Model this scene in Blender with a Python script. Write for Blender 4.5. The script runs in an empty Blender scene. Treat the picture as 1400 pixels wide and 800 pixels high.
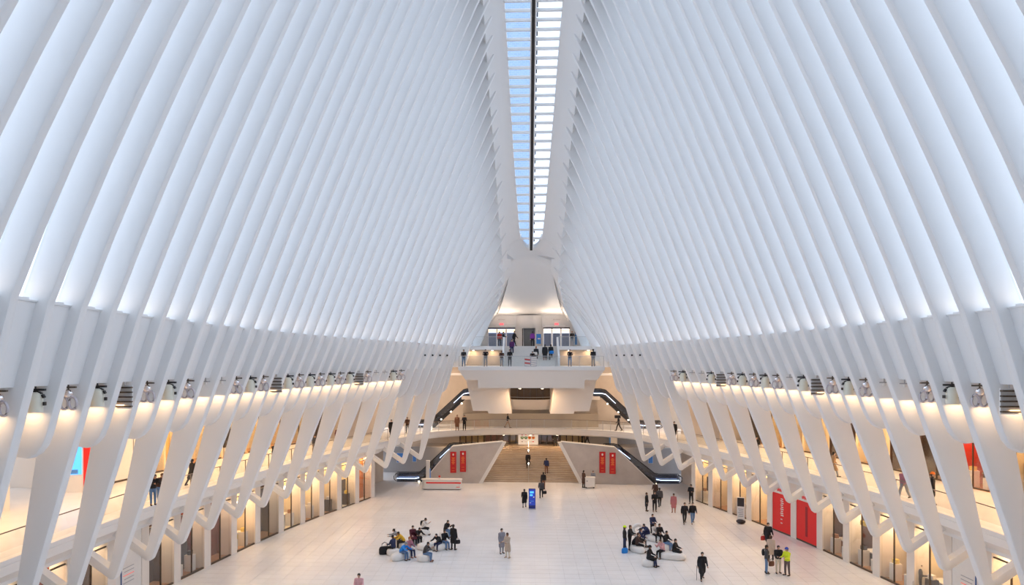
import bpy, math, random
from mathutils import Vector, Matrix

random.seed(7)
scene = bpy.context.scene
COL = scene.collection

# ------------------------------------------------------------------ camera
CAM_Z = 13.7
cam_data = bpy.data.cameras.new('camera')
cam_data.sensor_width = 36.0
cam_data.lens = 1000.0 / 1400.0 * 36.0
cam_data.shift_x = 0.0196
cam_data.shift_y = 0.0643
cam_data.clip_start = 0.2
cam_data.clip_end = 1500
cam = bpy.data.objects.new('camera', cam_data)
cam.location = (-0.63, 0, CAM_Z)
cam.rotation_euler = (math.pi / 2, 0, math.radians(2.6))
COL.objects.link(cam)
scene.camera = cam

# ------------------------------------------------------------------ sky and exposure
world = bpy.data.worlds.new('overcast_sky')
scene.world = world
world.use_nodes = True
bg = world.node_tree.nodes['Background']
bg.inputs[0].default_value = (0.745, 0.845, 1.0, 1)
bg.inputs[1].default_value = 1.85
scene.view_settings.view_transform = 'Standard'
scene.view_settings.look = 'None'
scene.view_settings.gamma = 1.0
scene.view_settings.use_curve_mapping = False
scene.view_settings.exposure = 0.2

WARM = (1.0, 0.64, 0.34)
SHOP_W = 62.0       # watts of one shop ceiling lamp
GALLERY_W = 92.0    # watts of one gallery ceiling lamp
SILL_W = 1.8         # watts of one uplight on the ledge
FIXTURE_W = 10.0     # watts of one flood lamp hung between the ribs
END_W = 230.0        # watts of one lamp of the far lobby


# ------------------------------------------------------------------ materials
MATS = {}
def mat(name, color, rough=0.5, metal=0.0, noise=0.04, scale=3.0, bump=0.0, emit=0.0, emit_col=None, spec=0.5):
    if name in MATS:
        return MATS[name]
    m = bpy.data.materials.new(name)
    m.use_nodes = True
    nt = m.node_tree
    b = nt.nodes['Principled BSDF']
    b.inputs['Roughness'].default_value = rough
    b.inputs['Metallic'].default_value = metal
    b.inputs['Specular IOR Level'].default_value = spec
    tc = nt.nodes.new('ShaderNodeTexCoord')
    nz = nt.nodes.new('ShaderNodeTexNoise')
    nz.inputs['Scale'].default_value = scale
    nz.inputs['Detail'].default_value = 4
    nt.links.new(tc.outputs['Object'], nz.inputs['Vector'])
    mx = nt.nodes.new('ShaderNodeMix')
    mx.data_type = 'RGBA'
    c = color
    mx.inputs['A'].default_value = (c[0] * (1 - noise), c[1] * (1 - noise), c[2] * (1 - noise), 1)
    mx.inputs['B'].default_value = (min(1, c[0] * (1 + noise)), min(1, c[1] * (1 + noise)), min(1, c[2] * (1 + noise)), 1)
    nt.links.new(nz.outputs['Fac'], mx.inputs['Factor'])
    nt.links.new(mx.outputs['Result'], b.inputs['Base Color'])
    if bump:
        bp = nt.nodes.new('ShaderNodeBump')
        bp.inputs['Strength'].default_value = bump
        bp.inputs['Distance'].default_value = 0.02
        nt.links.new(nz.outputs['Fac'], bp.inputs['Height'])
        nt.links.new(bp.outputs['Normal'], b.inputs['Normal'])
    if emit:
        ec = emit_col or color
        b.inputs['Emission Color'].default_value = (ec[0], ec[1], ec[2], 1)
        b.inputs['Emission Strength'].default_value = emit
    MATS[name] = m
    return m

def glass_mat(name, tint=(1, 1, 1), gloss=0.06):
    m = bpy.data.materials.new(name)
    m.use_nodes = True
    nt = m.node_tree
    nt.nodes.remove(nt.nodes['Principled BSDF'])
    out = nt.nodes['Material Output']
    tr = nt.nodes.new('ShaderNodeBsdfTransparent')
    tr.inputs[0].default_value = (*tint, 1)
    gl = nt.nodes.new('ShaderNodeBsdfGlossy')
    gl.inputs['Roughness'].default_value = 0.05
    mx = nt.nodes.new('ShaderNodeMixShader')
    mx.inputs[0].default_value = gloss
    nt.links.new(tr.outputs[0], mx.inputs[1])
    nt.links.new(gl.outputs[0], mx.inputs[2])
    nt.links.new(mx.outputs[0], out.inputs[0])
    MATS[name] = m
    return m

def stone_mat(name, c1, c2, rough, scale=0.35):
    """veined pale stone: slow clouds plus fine veins in world position"""
    m = bpy.data.materials.new(name)
    m.use_nodes = True
    nt = m.node_tree
    b = nt.nodes['Principled BSDF']
    b.inputs['Roughness'].default_value = rough
    geo = nt.nodes.new('ShaderNodeNewGeometry')
    n1 = nt.nodes.new('ShaderNodeTexNoise')
    n1.inputs['Scale'].default_value = scale
    n1.inputs['Detail'].default_value = 6
    n1.inputs['Roughness'].default_value = 0.65
    nt.links.new(geo.outputs['Position'], n1.inputs['Vector'])
    rp = nt.nodes.new('ShaderNodeValToRGB')
    rp.color_ramp.elements[0].position = 0.35
    rp.color_ramp.elements[0].color = (*c1, 1)
    rp.color_ramp.elements[1].position = 0.65
    rp.color_ramp.elements[1].color = (*c2, 1)
    nt.links.new(n1.outputs['Fac'], rp.inputs[0])
    nt.links.new(rp.outputs[0], b.inputs['Base Color'])
    MATS[name] = m
    return m

WHITE = mat('white_painted_steel', (0.86, 0.86, 0.86), 0.42, noise=0.015, scale=0.6)
CREAM = mat('cream_plaster', (0.83, 0.76, 0.69), 0.55, noise=0.02, scale=0.5)
FLOOR = stone_mat('white_marble_floor', (0.80, 0.785, 0.775), (0.87, 0.86, 0.85), 0.27)
STAIRSTONE = stone_mat('tan_stair_stone', (0.40, 0.32, 0.25), (0.50, 0.42, 0.34), 0.4, 0.8)
GROUT = mat('floor_grout', (0.60, 0.58, 0.57), 0.7)
MARBLE = stone_mat('grey_veined_marble', (0.50, 0.44, 0.40), (0.60, 0.54, 0.49), 0.35, 0.5)
GREYWALL = mat('grey_wall', (0.42, 0.41, 0.42), 0.6)
GLASS = glass_mat('clear_glass', (0.97, 0.99, 1.0), 0.05)
SKYGLASS = glass_mat('roof_glass', (0.96, 0.98, 1.0), 0.03)
RAILGLASS = glass_mat('railing_glass', (0.965, 0.975, 0.975), 0.05)
SHOPGLASS = glass_mat('shop_glass', (0.93, 0.93, 0.92), 0.10)
BLACK = mat('black_plastic', (0.015, 0.015, 0.018), 0.4)
DARK = mat('dark_bronze', (0.10, 0.075, 0.055), 0.4, 0.4)
STEEL = mat('brushed_steel', (0.55, 0.55, 0.57), 0.3, 0.9)
RAILTOP = mat('brown_metal_rail', (0.24, 0.20, 0.18), 0.4, 0.5)
LAMPON = mat('lit_lamp', (1, 0.9, 0.75), 0.5, emit=12.0, emit_col=(1.0, 0.86, 0.66))
COOLSTRIP = mat('cool_light_strip', (0.8, 0.88, 1), 0.5, emit=1.6, emit_col=(0.6, 0.75, 1.0))


# ------------------------------------------------------------------ mesh helpers
class MB:
    def __init__(self):
        self.v = []; self.f = []; self.m = []
    def quad(self, *p, mi=0):
        i = len(self.v); self.v += [tuple(q) for q in p]; self.f.append(tuple(range(i, i + len(p)))); self.m.append(mi)
    def hexa(self, c, mi=0):
        """c: 8 corners, bottom ring 0-3, top ring 4-7"""
        i = len(self.v); self.v += [tuple(q) for q in c]
        for q in ((3, 2, 1, 0), (4, 5, 6, 7), (0, 1, 5, 4), (1, 2, 6, 5), (2, 3, 7, 6), (3, 0, 4, 7)):
            self.f.append(tuple(i + a for a in q)); self.m.append(mi)
    def box(self, x0, x1, y0, y1, z0, z1, mi=0):
        self.hexa([(x0, y0, z0), (x1, y0, z0), (x1, y1, z0), (x0, y1, z0),
                   (x0, y0, z1), (x1, y0, z1), (x1, y1, z1), (x0, y1, z1)], mi)
    def obox(self, c, ax, ay, az, mi=0):
        """box at centre c with half-axis vectors"""
        c = Vector(c); ax = Vector(ax); ay = Vector(ay); az = Vector(az)
        p = []
        for sz in (-1, 1):
            for sx, sy in ((-1, -1), (1, -1), (1, 1), (-1, 1)):
                p.append(c + ax * sx + ay * sy + az * sz)
        self.hexa(p, mi)
    def loft(self, rings, closed=True, cap=True, mi=0):
        i0 = len(self.v); n = len(rings[0])
        for r in rings:
            self.v += [tuple(p) for p in r]
        for a in range(len(rings) - 1):
            for b in range(n if closed else n - 1):
                b2 = (b + 1) % n
                self.f.append((i0 + a * n + b, i0 + a * n + b2, i0 + (a + 1) * n + b2, i0 + (a + 1) * n + b)); self.m.append(mi)
        if cap and closed:
            self.f.append(tuple(i0 + b for b in reversed(range(n)))); self.m.append(mi)
            k = i0 + (len(rings) - 1) * n
            self.f.append(tuple(k + b for b in range(n))); self.m.append(mi)
    def prism(self, poly, vec, mi=0):
        """planar polygon (3-D points) extruded by vec"""
        vec = Vector(vec)
        a = [Vector(p) for p in poly]
        self.loft([a, [p + vec for p in a]], mi=mi)
    def tube(self, pts, r, n=8, mi=0, cap=True):
        pts = [Vector(p) for p in pts]
        rad = r if isinstance(r, (list, tuple)) else [r] * len(pts)
        rings = []
        up = Vector((0, 0, 1))
        for i, p in enumerate(pts):
            t = (pts[min(i + 1, len(pts) - 1)] - pts[max(i - 1, 0)]).normalized()
            ref = up if abs(t.dot(up)) < 0.95 else Vector((1, 0, 0))
            s = t.cross(ref).normalized(); w = s.cross(t).normalized()
            rings.append([p + (s * math.cos(a) + w * math.sin(a)) * rad[i] for a in [2 * math.pi * q / n for q in range(n)]])
        self.loft(rings, cap=cap, mi=mi)
    def ball(self, c, rx, ry, rz, n=12, m=8, mi=0):
        c = Vector(c); rings = []
        for a in range(1, m):
            t = math.pi * a / m
            rings.append([c + Vector((rx * math.sin(t) * math.cos(b), ry * math.sin(t) * math.sin(b), -rz * math.cos(t)))
                          for b in [2 * math.pi * q / n for q in range(n)]])
        self.loft(rings, mi=mi)
    def cyl(self, c, r, h, n=16, mi=0, r2=None):
        c = Vector(c); r2 = r if r2 is None else r2
        self.loft([[c + Vector((r * math.cos(2 * math.pi * q / n), r * math.sin(2 * math.pi * q / n), 0)) for q in range(n)],
                   [c + Vector((r2 * math.cos(2 * math.pi * q / n), r2 * math.sin(2 * math.pi * q / n), h)) for q in range(n)]], mi=mi)
    def mesh(self, name, mats, smooth=None):
        me = bpy.data.meshes.new(name)
        me.from_pydata(self.v, [], self.f)
        for m in (mats if isinstance(mats, (list, tuple)) else [mats]):
            me.materials.append(m)
        if any(self.m):
            me.polygons.foreach_set('material_index', self.m)
        if smooth is not None:
            me.polygons.foreach_set('use_smooth', [True] * len(me.polygons))
            me.update()
            me.set_sharp_from_angle(angle=math.radians(smooth))
        me.update()
        return me
    def build(self, name, mats, parent=None, smooth=None, loc=None):
        return put(name, self.mesh(name, mats, smooth), parent, loc)

def put(name, me, parent=None, loc=None, rotz=0.0):
    o = bpy.data.objects.new(name, me)
    COL.objects.link(o)
    if parent is not None:
        o.parent = parent
    if loc is not None:
        o.location = loc
    if rotz:
        o.rotation_euler = (0, 0, rotz)
    return o

def tag(o, label=None, cat=None, group=None, kind=None):
    if label: o['label'] = label
    if cat: o['category'] = cat
    if group: o['group'] = group
    if kind: o['kind'] = kind
    return o

def empty(name, loc=(0, 0, 0), rotz=0.0, label=None, cat=None, group=None, kind=None):
    o = bpy.data.objects.new(name, None)
    COL.objects.link(o)
    o.location = loc
    o.rotation_euler = (0, 0, rotz)
    o.empty_display_size = 0.2
    return tag(o, label, cat, group, kind)

def lamp_area(name, parent, loc, sx, sy, watts, color=WARM, rot=(0, 0, 0)):
    l = bpy.data.lights.new(name, 'AREA')
    l.shape = 'RECTANGLE'; l.size = sx; l.size_y = sy
    l.energy = watts; l.color = color
    o = bpy.data.objects.new(name, l)
    COL.objects.link(o)
    o.parent = parent
    o.location = loc; o.rotation_euler = rot
    return o

def interp(tab, x):
    if x <= tab[0][0]: return tab[0][1]
    for (a, b), (c, d) in zip(tab, tab[1:]):
        if x <= c:
            return b + (d - b) * (x - a) / (c - a)
    return tab[-1][1]


# ------------------------------------------------------------------ plan and section of the hall (u = distance from the axis, D = distance along it)
PITCH = 1.603
T_UP, T_LOW = 0.42, 0.50
def rib_D(k): return 75.85 - PITCH * k
FOOT = [(-10, 20.3), (30, 20.25), (37.1, 20.1), (40.6, 19.95), (44.3, 19.68), (47.4, 19.2), (50.9, 18.65), (54.1, 18.08), (57.6, 17.48), (60.8, 16.75), (63.8, 15.9), (66.9, 14.9), (69.4, 13.85), (72.5, 12.72), (75.5, 11.56), (79, 10.3)]
def foot_z(D): return interp([(37, 3.0), (44, 3.1), (50, 3.16), (58, 3.18), (66, 3.1), (72, 3.0), (76, 2.97)], D)
def foot_u(D): return interp(FOOT, D)
LEDGE = [(-10, 17.4), (18, 17.4), (23.15, 17.1), (26.4, 16.74), (29.56, 16.38), (32.8, 16.02), (36, 15.68), (39.2, 15.34), (42.4, 14.98), (45.6, 14.6), (48.8, 14.18), (52, 13.68), (55.2, 13.08), (58.4, 12.4),
         (61.6, 11.65), (64.8, 10.84), (68, 9.95), (71.2, 8.94), (74.5, 7.85), (78, 7.75), (82.3, 7.85), (83.9, 6.9), (85.5, 5.9), (92, 5.4)]
def ledge_u(D): return interp(LEDGE, D)
def ledge_z(D): return interp([(20, 15.75), (23.15, 15.66), (26.4, 15.55), (29.6, 15.45), (36, 15.31), (45, 15.22), (55, 15.15), (65, 15.1), (74, 14.97), (92, 14.95)], D)
def tip(D):
    z = 43.2 - 0.0125 * (min(D, 78) - 37.5) ** 2
    if D > 78: z = interp([(78, 22.7), (80, 22.0), (84, 20.8), (91, 19.1)], D)
    return interp([(-4, 2.3), (10, 2.9), (30, 3.2), (54, 3.13), (62, 3.04), (66.8, 2.83), (71.6, 2.7), (76.4, 2.4), (78, 2.3), (91, 4.2)], D), z
def sky_half(D): return interp([(-2, 1.0), (0, 1.3), (6, 1.6), (20, 2.15), (37, 2.3), (54.6, 2.18), (63.5, 1.9), (68.8, 1.65), (74.5, 1.25), (76.3, 1.0)], D)
EDGE = [(-10, 22.0), (20, 22.0), (29, 21.92), (33, 21.88), (37.1, 21.75), (41, 21.6), (44.7, 21.25), (48.2, 20.7), (51.6, 20.2), (55.4, 19.55), (58.6, 18.77), (62, 17.92), (67.8, 16.1),
        (73, 14.5), (77.5, 13.0), (80.7, 12.0), (82.8, 10.6), (84.6, 8.2), (86, 4.8), (86.6, 0.0)]
def edge_u(D): return interp(EDGE, D)
G_Z = 5.4          # gallery floor
SHOP_OFF = 0.6     # shopfront line behind the gallery edge
BACK_OFF = 7.0     # rear wall of the gallery behind its edge

def front_upper(D, n=14):
    """inner edge of a rib from the ledge to the roof spine: list of (u, z)"""
    ul, zl = ledge_u(D), ledge_z(D)
    ut, zt = tip(D)
    h = zt - zl
    p0 = Vector((ul, zl)); p3 = Vector((ut, zt))
    s0 = 0.385 + max(0.0, (ul - ut) / h - 0.56) * 1.0
    p1 = Vector((ul - s0 * h * 0.45, zl + h * 0.45))
    p2 = Vector((ut + (ul - ut) * 0.20, zt - h * 0.17))
    out = []
    for i in range(n + 1):
        t = i / n
        out.append(p0 * (1 - t) ** 3 + p1 * 3 * t * (1 - t) ** 2 + p2 * 3 * t * t * (1 - t) + p3 * t ** 3)
    return out
def front_low(D, z):
    ul, zl, uf = ledge_u(D), ledge_z(D), foot_u(D)
    return ul + (uf - ul) * (zl - z) / (zl - foot_z(D))

def rib_rings(D, side, pairs):
    """pairs: (front(u,z), back(u,z), thickness) -> rings with a rounded inner edge"""
    rings = []
    for F, B, t in pairs:
        F = Vector(F); B = Vector(B)
        d = (B - F); L = d.length; d = d / L if L > 1e-6 else Vector((1, 0))
        h = t / 2; b = min(0.11, L * 0.3)
        a = F + d * b; a2 = F + d * b * 0.3
        ring2 = [(B, -h), (a, -h), (a2, -h + b * 0.3), (F, -h + b), (F, h - b), (a2, h - b * 0.3), (a, h), (B, h)]
        rings.append([(side * p.x, D + y, p.y) for p, y in ring2])
    return rings

def rib_depth(t): return 0.95 + 0.95 * t * (1.4 - 0.4 * t)  # extra depth near the top, shaped to dim the upper ribs
def make_rib(k, side, parent):
    D = rib_D(k)
    long_rib = (k % 2 == 0)
    up = front_upper(D)
    pairs = []
    for i in range(len(up) - 1, -1, -1):
        q = up[i]
        t0 = up[max(i - 1, 0)]; t1 = up[min(i + 1, len(up) - 1)]
        tan = (t1 - t0).normalized()
        nrm = Vector((-tan.y, tan.x)) * -1.0           # outwards
        if nrm.x < 0: nrm = -nrm
        pairs.append((q, q + nrm * rib_depth(i / (len(up) - 1)), T_UP))
    zl = ledge_z(D)
    z = zl - 0.5
    pairs.append(((front_low(D, z), z), (front_low(D, z) + 1.0, z - 0.1), T_UP))
    pairs.append(((front_low(D, 13.4), 13.4), (front_low(D, 13.4) + 1.1, 13.2), T_LOW))
    if long_rib and k >= -1:
        for z in (12.7, 11.5, 10.3, 8.5, 6.8, 5.2):
            dep = 0.45 + (z - 3.6) * 0.135
            u = front_low(D, z)
            pairs.append(((u, z), (u + dep, z + dep * 0.12), T_LOW))
        uf = foot_u(D)
        s = (front_low(D, 3.0) - front_low(D, 5.0)) / 2.0
        arm = Vector((0.82, 0.57)).normalized()
        legv = Vector((-s, 1.0)).normalized()
        P = Vector((foot_u(D), foot_z(D)))
        # inside corner of the V
        pl = P + Vector((legv.y, -legv.x)) * 0.47
        pa = P + Vector((-arm.y, arm.x)) * 0.42
        det = legv.x * (-arm.y) + arm.x * legv.y
        r = pa - pl
        tt = (r.x * (-arm.y) + arm.x * r.y) / det
        I = pl + legv * tt
        pairs.append((P + legv * 1.1, I + legv * 0.35, T_LOW))
        pairs.append((P + legv * 0.55, I + legv * 0.06, T_LOW))
        pairs.append((P + legv * 0.26 + arm * 0.02, I + legv * 0.01, T_LOW))
        pairs.append((P + legv * 0.10 + arm * 0.10, I, T_LOW))
        pairs.append((P + arm * 0.28, I + arm * 0.01, T_LOW))
        pairs.append((P + arm * 0.6, I + arm * 0.08, T_LOW))
        end = max(1.3, (edge_u(D) + 0.45 - P.x) / arm.x)
        end = min(end, 2.9)
        up_off = Vector((-arm.y, arm.x)) * 0.42
        pairs.append((P + arm * end, P + arm * end + up_off, T_LOW))
    elif k >= -1:
        for z, d0, d1 in ((12.7, 0, 2.0), (11.6, 0, 1.95), (10.9, 0.0, 1.9), (10.5, 0.05, 1.85), (10.2, 0.2, 1.75), (10.03, 0.45, 1.5)):
            u = front_low(D, z)
            pairs.append(((u + d0, z), (u + d1, z + 0.15), T_LOW))
    mb = MB()
    mb.loft(rib_rings(D, side, pairs))
    return mb.build('rib', WHITE, parent, smooth=35)

K0, K1 = -6, 49
SIDES = ((-1, 'left'), (1, 'right'))
WALL = {}
for side, nm in SIDES:
    w = empty('wall_' + nm, kind='structure', label='%s flank of the hall, a row of leaning white ribs over two floors of shops' % nm)
    WALL[side] = w
    for k in range(K0, K1 + 1):
        make_rib(k, side, w)

# infill below the ledge and roof glass above it, one piece per bay
for side, nm in SIDES:
    win = empty('window_1' if side < 0 else 'window_2', kind='structure', label='tall glazing between the white ribs on the %s flank' % nm)
    for k in range(K0 + 1, K1 + 1):
        Dn, Df = rib_D(k) + 0.15, rib_D(k - 1) - 0.15
        zb = 12.7
        def pt(D, z, off): return (side * (front_low(D, z) + off), D, z)
        zn, zf = ledge_z(Dn), ledge_z(Df)
        mb = MB()
        mb.hexa([pt(Dn, zb, 0.42), pt(Df, zb, 0.42), pt(Df, zb, 1.0), pt(Dn, zb, 1.0),
                 pt(Dn, zn, 0.42), pt(Df, zf, 0.42), pt(Df, zf, 1.0), pt(Dn, zn, 1.0)])
        mb.build('infill_panel', WHITE, WALL[side])
        # sill lip standing on the panel
        mb = MB()
        mb.hexa([pt(Dn, zn, 0.36), pt(Df, zf, 0.36), pt(Df, zf, 0.9), pt(Dn, zn, 0.9),
                 pt(Dn, zn + 0.06, 0.36), pt(Df, zf + 0.06, 0.36), pt(Df, zf + 0.06, 0.9), pt(Dn, zn + 0.06, 0.9)])
        sl = mb.build('sill', WHITE, WALL[side])
        if 0 <= k <= 36:
            # small warm uplight standing on the sill
            a, b = pt(Dn, zn + 0.06, 0.46), pt(Df, zf + 0.06, 0.46)
            c = ((a[0] + b[0]) / 2, (a[1] + b[1]) / 2, (a[2] + b[2]) / 2)
            mb = MB(); mb.box(c[0] - 0.05, c[0] + 0.05, c[1] - 0.3, c[1] + 0.3, c[2], c[2] + 0.07)
            mb.build('sill_lamp', WHITE, sl)
            lamp_area('lamp_light', sl, (c[0], c[1], c[2] + 0.08), 0.08, 0.55, SILL_W, (1, 0.74, 0.5), rot=(math.pi, 0, 0))
        # pane
        A = front_upper(Dn); Bv = front_upper(Df)
        rings = []
        for i in range(len(A)):
            row = []
            for arr, D in ((A, Dn), (Bv, Df)):
                tan = (arr[min(i + 1, len(arr) - 1)] - arr[max(i - 1, 0)]).normalized()
                nrm = Vector((tan.y, -tan.x))
                if nrm.x < 0: nrm = -nrm
                row.append((arr[i], nrm, D))
            r = []; g0 = rib_depth(i / (len(A) - 1)) - 0.11
            for (q, nr, D), o in ((row[0], g0), (row[1], g0), (row[1], g0 + 0.03), (row[0], g0 + 0.03)):
                p = q + nr * o
                r.append((side * p.x, D, p.y))
            rings.append(r)
        mb = MB(); mb.loft(rings[:12])
        mb.build('glass_pane', SKYGLASS, win)
        mb = MB(); mb.loft(rings[11:])
        mb.build('head_panel', WHITE, WALL[side])  # opaque pane top, added to keep sky out and darken the pockets

# ------------------------------------------------------------------ roof spine with its skylight
def spine():
    ceil = empty('ceiling', kind='structure', label='white roof spine running down the middle of the hall')
    for side, nm in SIDES:
        rings = []
        D = -4.2
        while D < 76.4:
            ut, zt = tip(D); ws = sky_half(D)
            p = [(ut + 0.55, zt - 0.75), (ut + 0.12, zt - 0.12), (ut - 0.35, zt + 0.42), ((ut + ws) / 2 - 0.2, zt + 0.82), (ws, zt + 1.0),
                 (ws, zt + 1.25), (ut + 1.5, zt + 1.75), (ut + 1.9, zt + 1.0)]
            rings.append([(side * u, D, z) for u, z in p])
            D += 1.2
        ut, zt = tip(76.4); ws = 1.0
        p = [(ut + 0.55, zt - 0.75), (ut + 0.12, zt - 0.12), (ut - 0.35, zt + 0.42), ((ut + ws) / 2 - 0.2, zt + 0.82), (ws, zt + 1.0),
             (ws, zt + 1.25), (ut + 1.5, zt + 1.75), (ut + 1.9, zt + 1.0)]
        rings.append([(side * u, 76.4, z) for u, z in p])
        mb = MB(); mb.loft(rings)
        mb.build('spine_beam', WHITE, ceil, smooth=40)
        rings = []
        for D in (75.8, 77, 78, 79.5, 81, 83, 85, 87, 89, 91.3):
            ut, zt = tip(D)
            p = [(ut + 0.55, zt - 0.75), (ut + 0.10, zt - 0.10), (ut - 0.25, zt + 0.18), (ut - 0.3, zt + 0.9), (ut + 1.5, zt + 1.75), (ut + 1.9, zt + 1.0)]
            rings.append([(side * u, D, z) for u, z in p])
        mb = MB(); mb.loft(rings)
        mb.build('vault_rib', WHITE, ceil, smooth=40)
    # rounded end of the skylight and the sloping end vault
    mb = MB(); rings = []
    ut, zt = tip(76.4)
    n = 12
    def section(D):
        # cross-section of the end vault, from left edge to right edge
        a = min(1.0, max(0.0, (D - 75.0) / 15.5))
        ut, zt = tip(min(D, 78))
        hw = interp([(75, 2.45), (78, 2.3), (91.2, 4.15)], D)
        zc = interp([(75, tip(75)[1] + 0.95), (76.4, tip(76.4)[1] + 0.9), (78, 23.45), (80, 22.3), (84, 20.7), (88, 19.6), (91.2, 19.1)], D)
        ze = zc - interp([(75, 0.95), (76.4, 0.9), (78, 0.65), (84, 0.25), (91.2, 0.05)], D)
        return hw, zc, ze
    for D in (77.0, 77.6, 78.4, 80, 82, 84, 86, 88, 90, 91.3):
        hw, zc, ze = section(D)
        r = []
        for i in range(n + 1):
            u = -hw + 2 * hw * i / n
            r.append((u, D, ze + (zc - ze) * (1 - (abs(u) / hw) ** 2.2)))
        top = [(q[0], q[1], q[2] + 0.5) for q in reversed(r)]
        rings.append(r + top)
    mb.loft(rings)
    # rounded throat: D = 77 joined back to a half-round opening
    arc = []
    for i in range(n + 1):
        a = math.pi * (1 - i / n)
        arc.append((1.0 * math.cos(a), 75.6 + 1.0 * math.sin(a), None))
    hw, zc, ze = section(77.0)
    strip_a, strip_b = [], []
    for i in range(n + 1):
        x, y, _ = arc[i]
        strip_a.append((x, y, tip(y)[1] + 1.0))
        u = -hw + 2 * hw * i / n
        strip_b.append((u, 77.0, ze + (zc - ze) * (1 - (abs(u) / hw) ** 2.2)))
    # outer boundary runs from the spine edge round the end
    ob = []
    for i in range(n + 1):
        if i <= 2:
            D = 75.4 + 1.6 * i / 3; ut, zt = tip(D)
            ob.append((-(ut + 0.12), D, zt - 0.12))
        elif i >= n - 2:
            D = 75.4 + 1.6 * (n - i) / 3; ut, zt = tip(D)
            ob.append(((ut + 0.12), D, zt - 0.12))
        else:
            t = (i - 2.0) / (n - 4.0)
            u = -hw + 2 * hw * (t)
            u = max(-hw, min(hw, u * 1.0))
            ob.append((u, 77.0, ze + (zc - ze) * (1 - (abs(u) / hw) ** 2.2)))
    rings = []
    for t in (0, 0.25, 0.5, 0.75, 1.0):
        low = []
        for a, b in zip(strip_a, ob):
            low.append(tuple(a[j] + (b[j] - a[j]) * t + (0.18 * math.sin(math.pi * t) if j == 2 else 0) for j in range(3)))
        rings.append(low + [(q[0], q[1], q[2] + 0.5) for q in reversed(low)])
    mb.loft(rings)
    mb.build('end_vault', WHITE, ceil, smooth=50)
    # skylight
    sky = empty('window_3', kind='structure', label='long narrow skylight of small panes along the roof ridge')
    mbar = None
    D = -2.0
    step = 0.8
    i = 0
    while D < 76.0:
        z = tip(D)[1] + 1.08; z2 = tip(D + step)[1] + 1.08
        w = sky_half(D); w2 = sky_half(D + step)
        for s in (-1, 1):
            p = MB()
            p.hexa([(s * 0.1, D, z), (s * w, D, z), (s * w2, D + step, z2), (s * 0.1, D + step, z2),
                    (s * 0.1, D, z + 0.03), (s * w, D, z + 0.03), (s * w2, D + step, z2 + 0.03), (s * 0.1, D + step, z2 + 0.03)])
            p.build('glass_pane', SKYGLASS, sky)
            b = MB()
            b.hexa([(s * 0.1, D - 0.10, z - 0.16), (s * (w + 0.03), D - 0.10, z - 0.16), (s * (w + 0.03), D + 0.10, z - 0.16), (s * 0.1, D + 0.10, z - 0.16),
                    (s * 0.1, D - 0.10, z + 0.06), (s * (w + 0.03), D - 0.10, z + 0.06), (s * (w + 0.03), D + 0.10, z + 0.06), (s * 0.1, D + 0.10, z + 0.06)])
            b.build('glazing_bar', WHITE, sky)
        if i % 1 == 0:
            g = MB()
            g.box(0.26, 0.36, D + 0.16, D + 0.62, z - 0.30, z - 0.12)
            g.build('vent_motor', BLACK, sky)
        D += step; i += 1
    for name, u0, u1, dz, m in (('ridge_gap', -0.13, 0.13, 0.0, BLACK), ('ridge_flange', -0.24, -0.13, 0.02, WHITE), ('ridge_flange', 0.13, 0.24, 0.02, WHITE)):
        rings = []
        D = -3
        while D <= 76.5:
            z = tip(D)[1] + 1.0
            rings.append([(u0, D, z - 0.22 + dz), (u1, D, z - 0.22 + dz), (u1, D, z + 0.14), (u0, D, z + 0.14)])
            D += 1.5
        b = MB(); b.loft(rings); b.build(name, m, sky)
spine()

# ------------------------------------------------------------------ gallery ring
def ring_path():
    Ds = [-5 + 3.0 * i for i in range(25)] + [70, 72.2, 74.6, 77, 78.8, 80.5, 81.8, 83, 84, 84.6, 85.3, 86, 86.4]
    Ds = sorted(set(Ds))
    left = [(-edge_u(D), D) for D in Ds]
    return left + [(0.0, 86.6)] + [(-x, D) for x, D in reversed(left)]
PATH = ring_path()
def path_normals(path):
    out = []
    for i in range(len(path)):
        a = path[max(i - 1, 0)]; b = path[min(i + 1, len(path) - 1)]
        tx, ty = b[0] - a[0], b[1] - a[1]
        L = math.hypot(tx, ty)
        out.append((-ty / L, tx / L))      # outwards
    return out
NORM = path_normals(PATH)
def edge_pt(D, side, off=0.0):
    """point on the gallery edge at depth D, moved outwards by off"""
    e = 0.2
    du = (edge_u(D + e) - edge_u(D - e)) / (2 * e)
    n = Vector((1, -du)).normalized()
    return Vector((side * (edge_u(D) + n.x * off), D + n.y * off))

gal = empty('floor_gallery', kind='structure', label='upper shopping gallery ringing the hall with a white fascia')
def gallery():
    rings, floor_r = [], []
    for (x, D), (nx, ny) in zip(PATH, NORM):
        b = interp([(71.5, 0.0), (75, 1.0)], D)
        zb = 4.15 + (4.62 - 4.15) * b
        sp = 1 - b
        sec = [(0, 5.4), (0, 5.22), (0.035, 5.205), (0.035, 5.175), (0, 5.16), (0, 4.78), (0.10, 4.72 - 0.02 * b), (0.1 + 0.42 * sp, 4.32 + 0.34 * b), (0.52, zb), (1.1, zb), (1.1, 5.4)]
        rings.append([(x + nx * o, D + ny * o, z) for o, z in sec])
        floor_r.append([(x + nx * 1.1, D + ny * 1.1, 5.1), (x + nx * 8.0, D + ny * 8.0, 5.1), (x + nx * 8.0, D + ny * 8.0, 5.4), (x + nx * 1.1, D + ny * 1.1, 5.4)])
    mb = MB(); mb.loft(rings); mb.build('fascia', WHITE, gal, smooth=25)
    mb = MB(); mb.loft(floor_r); mb.build('floor_slab', FLOOR, gal)
gallery()

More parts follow.
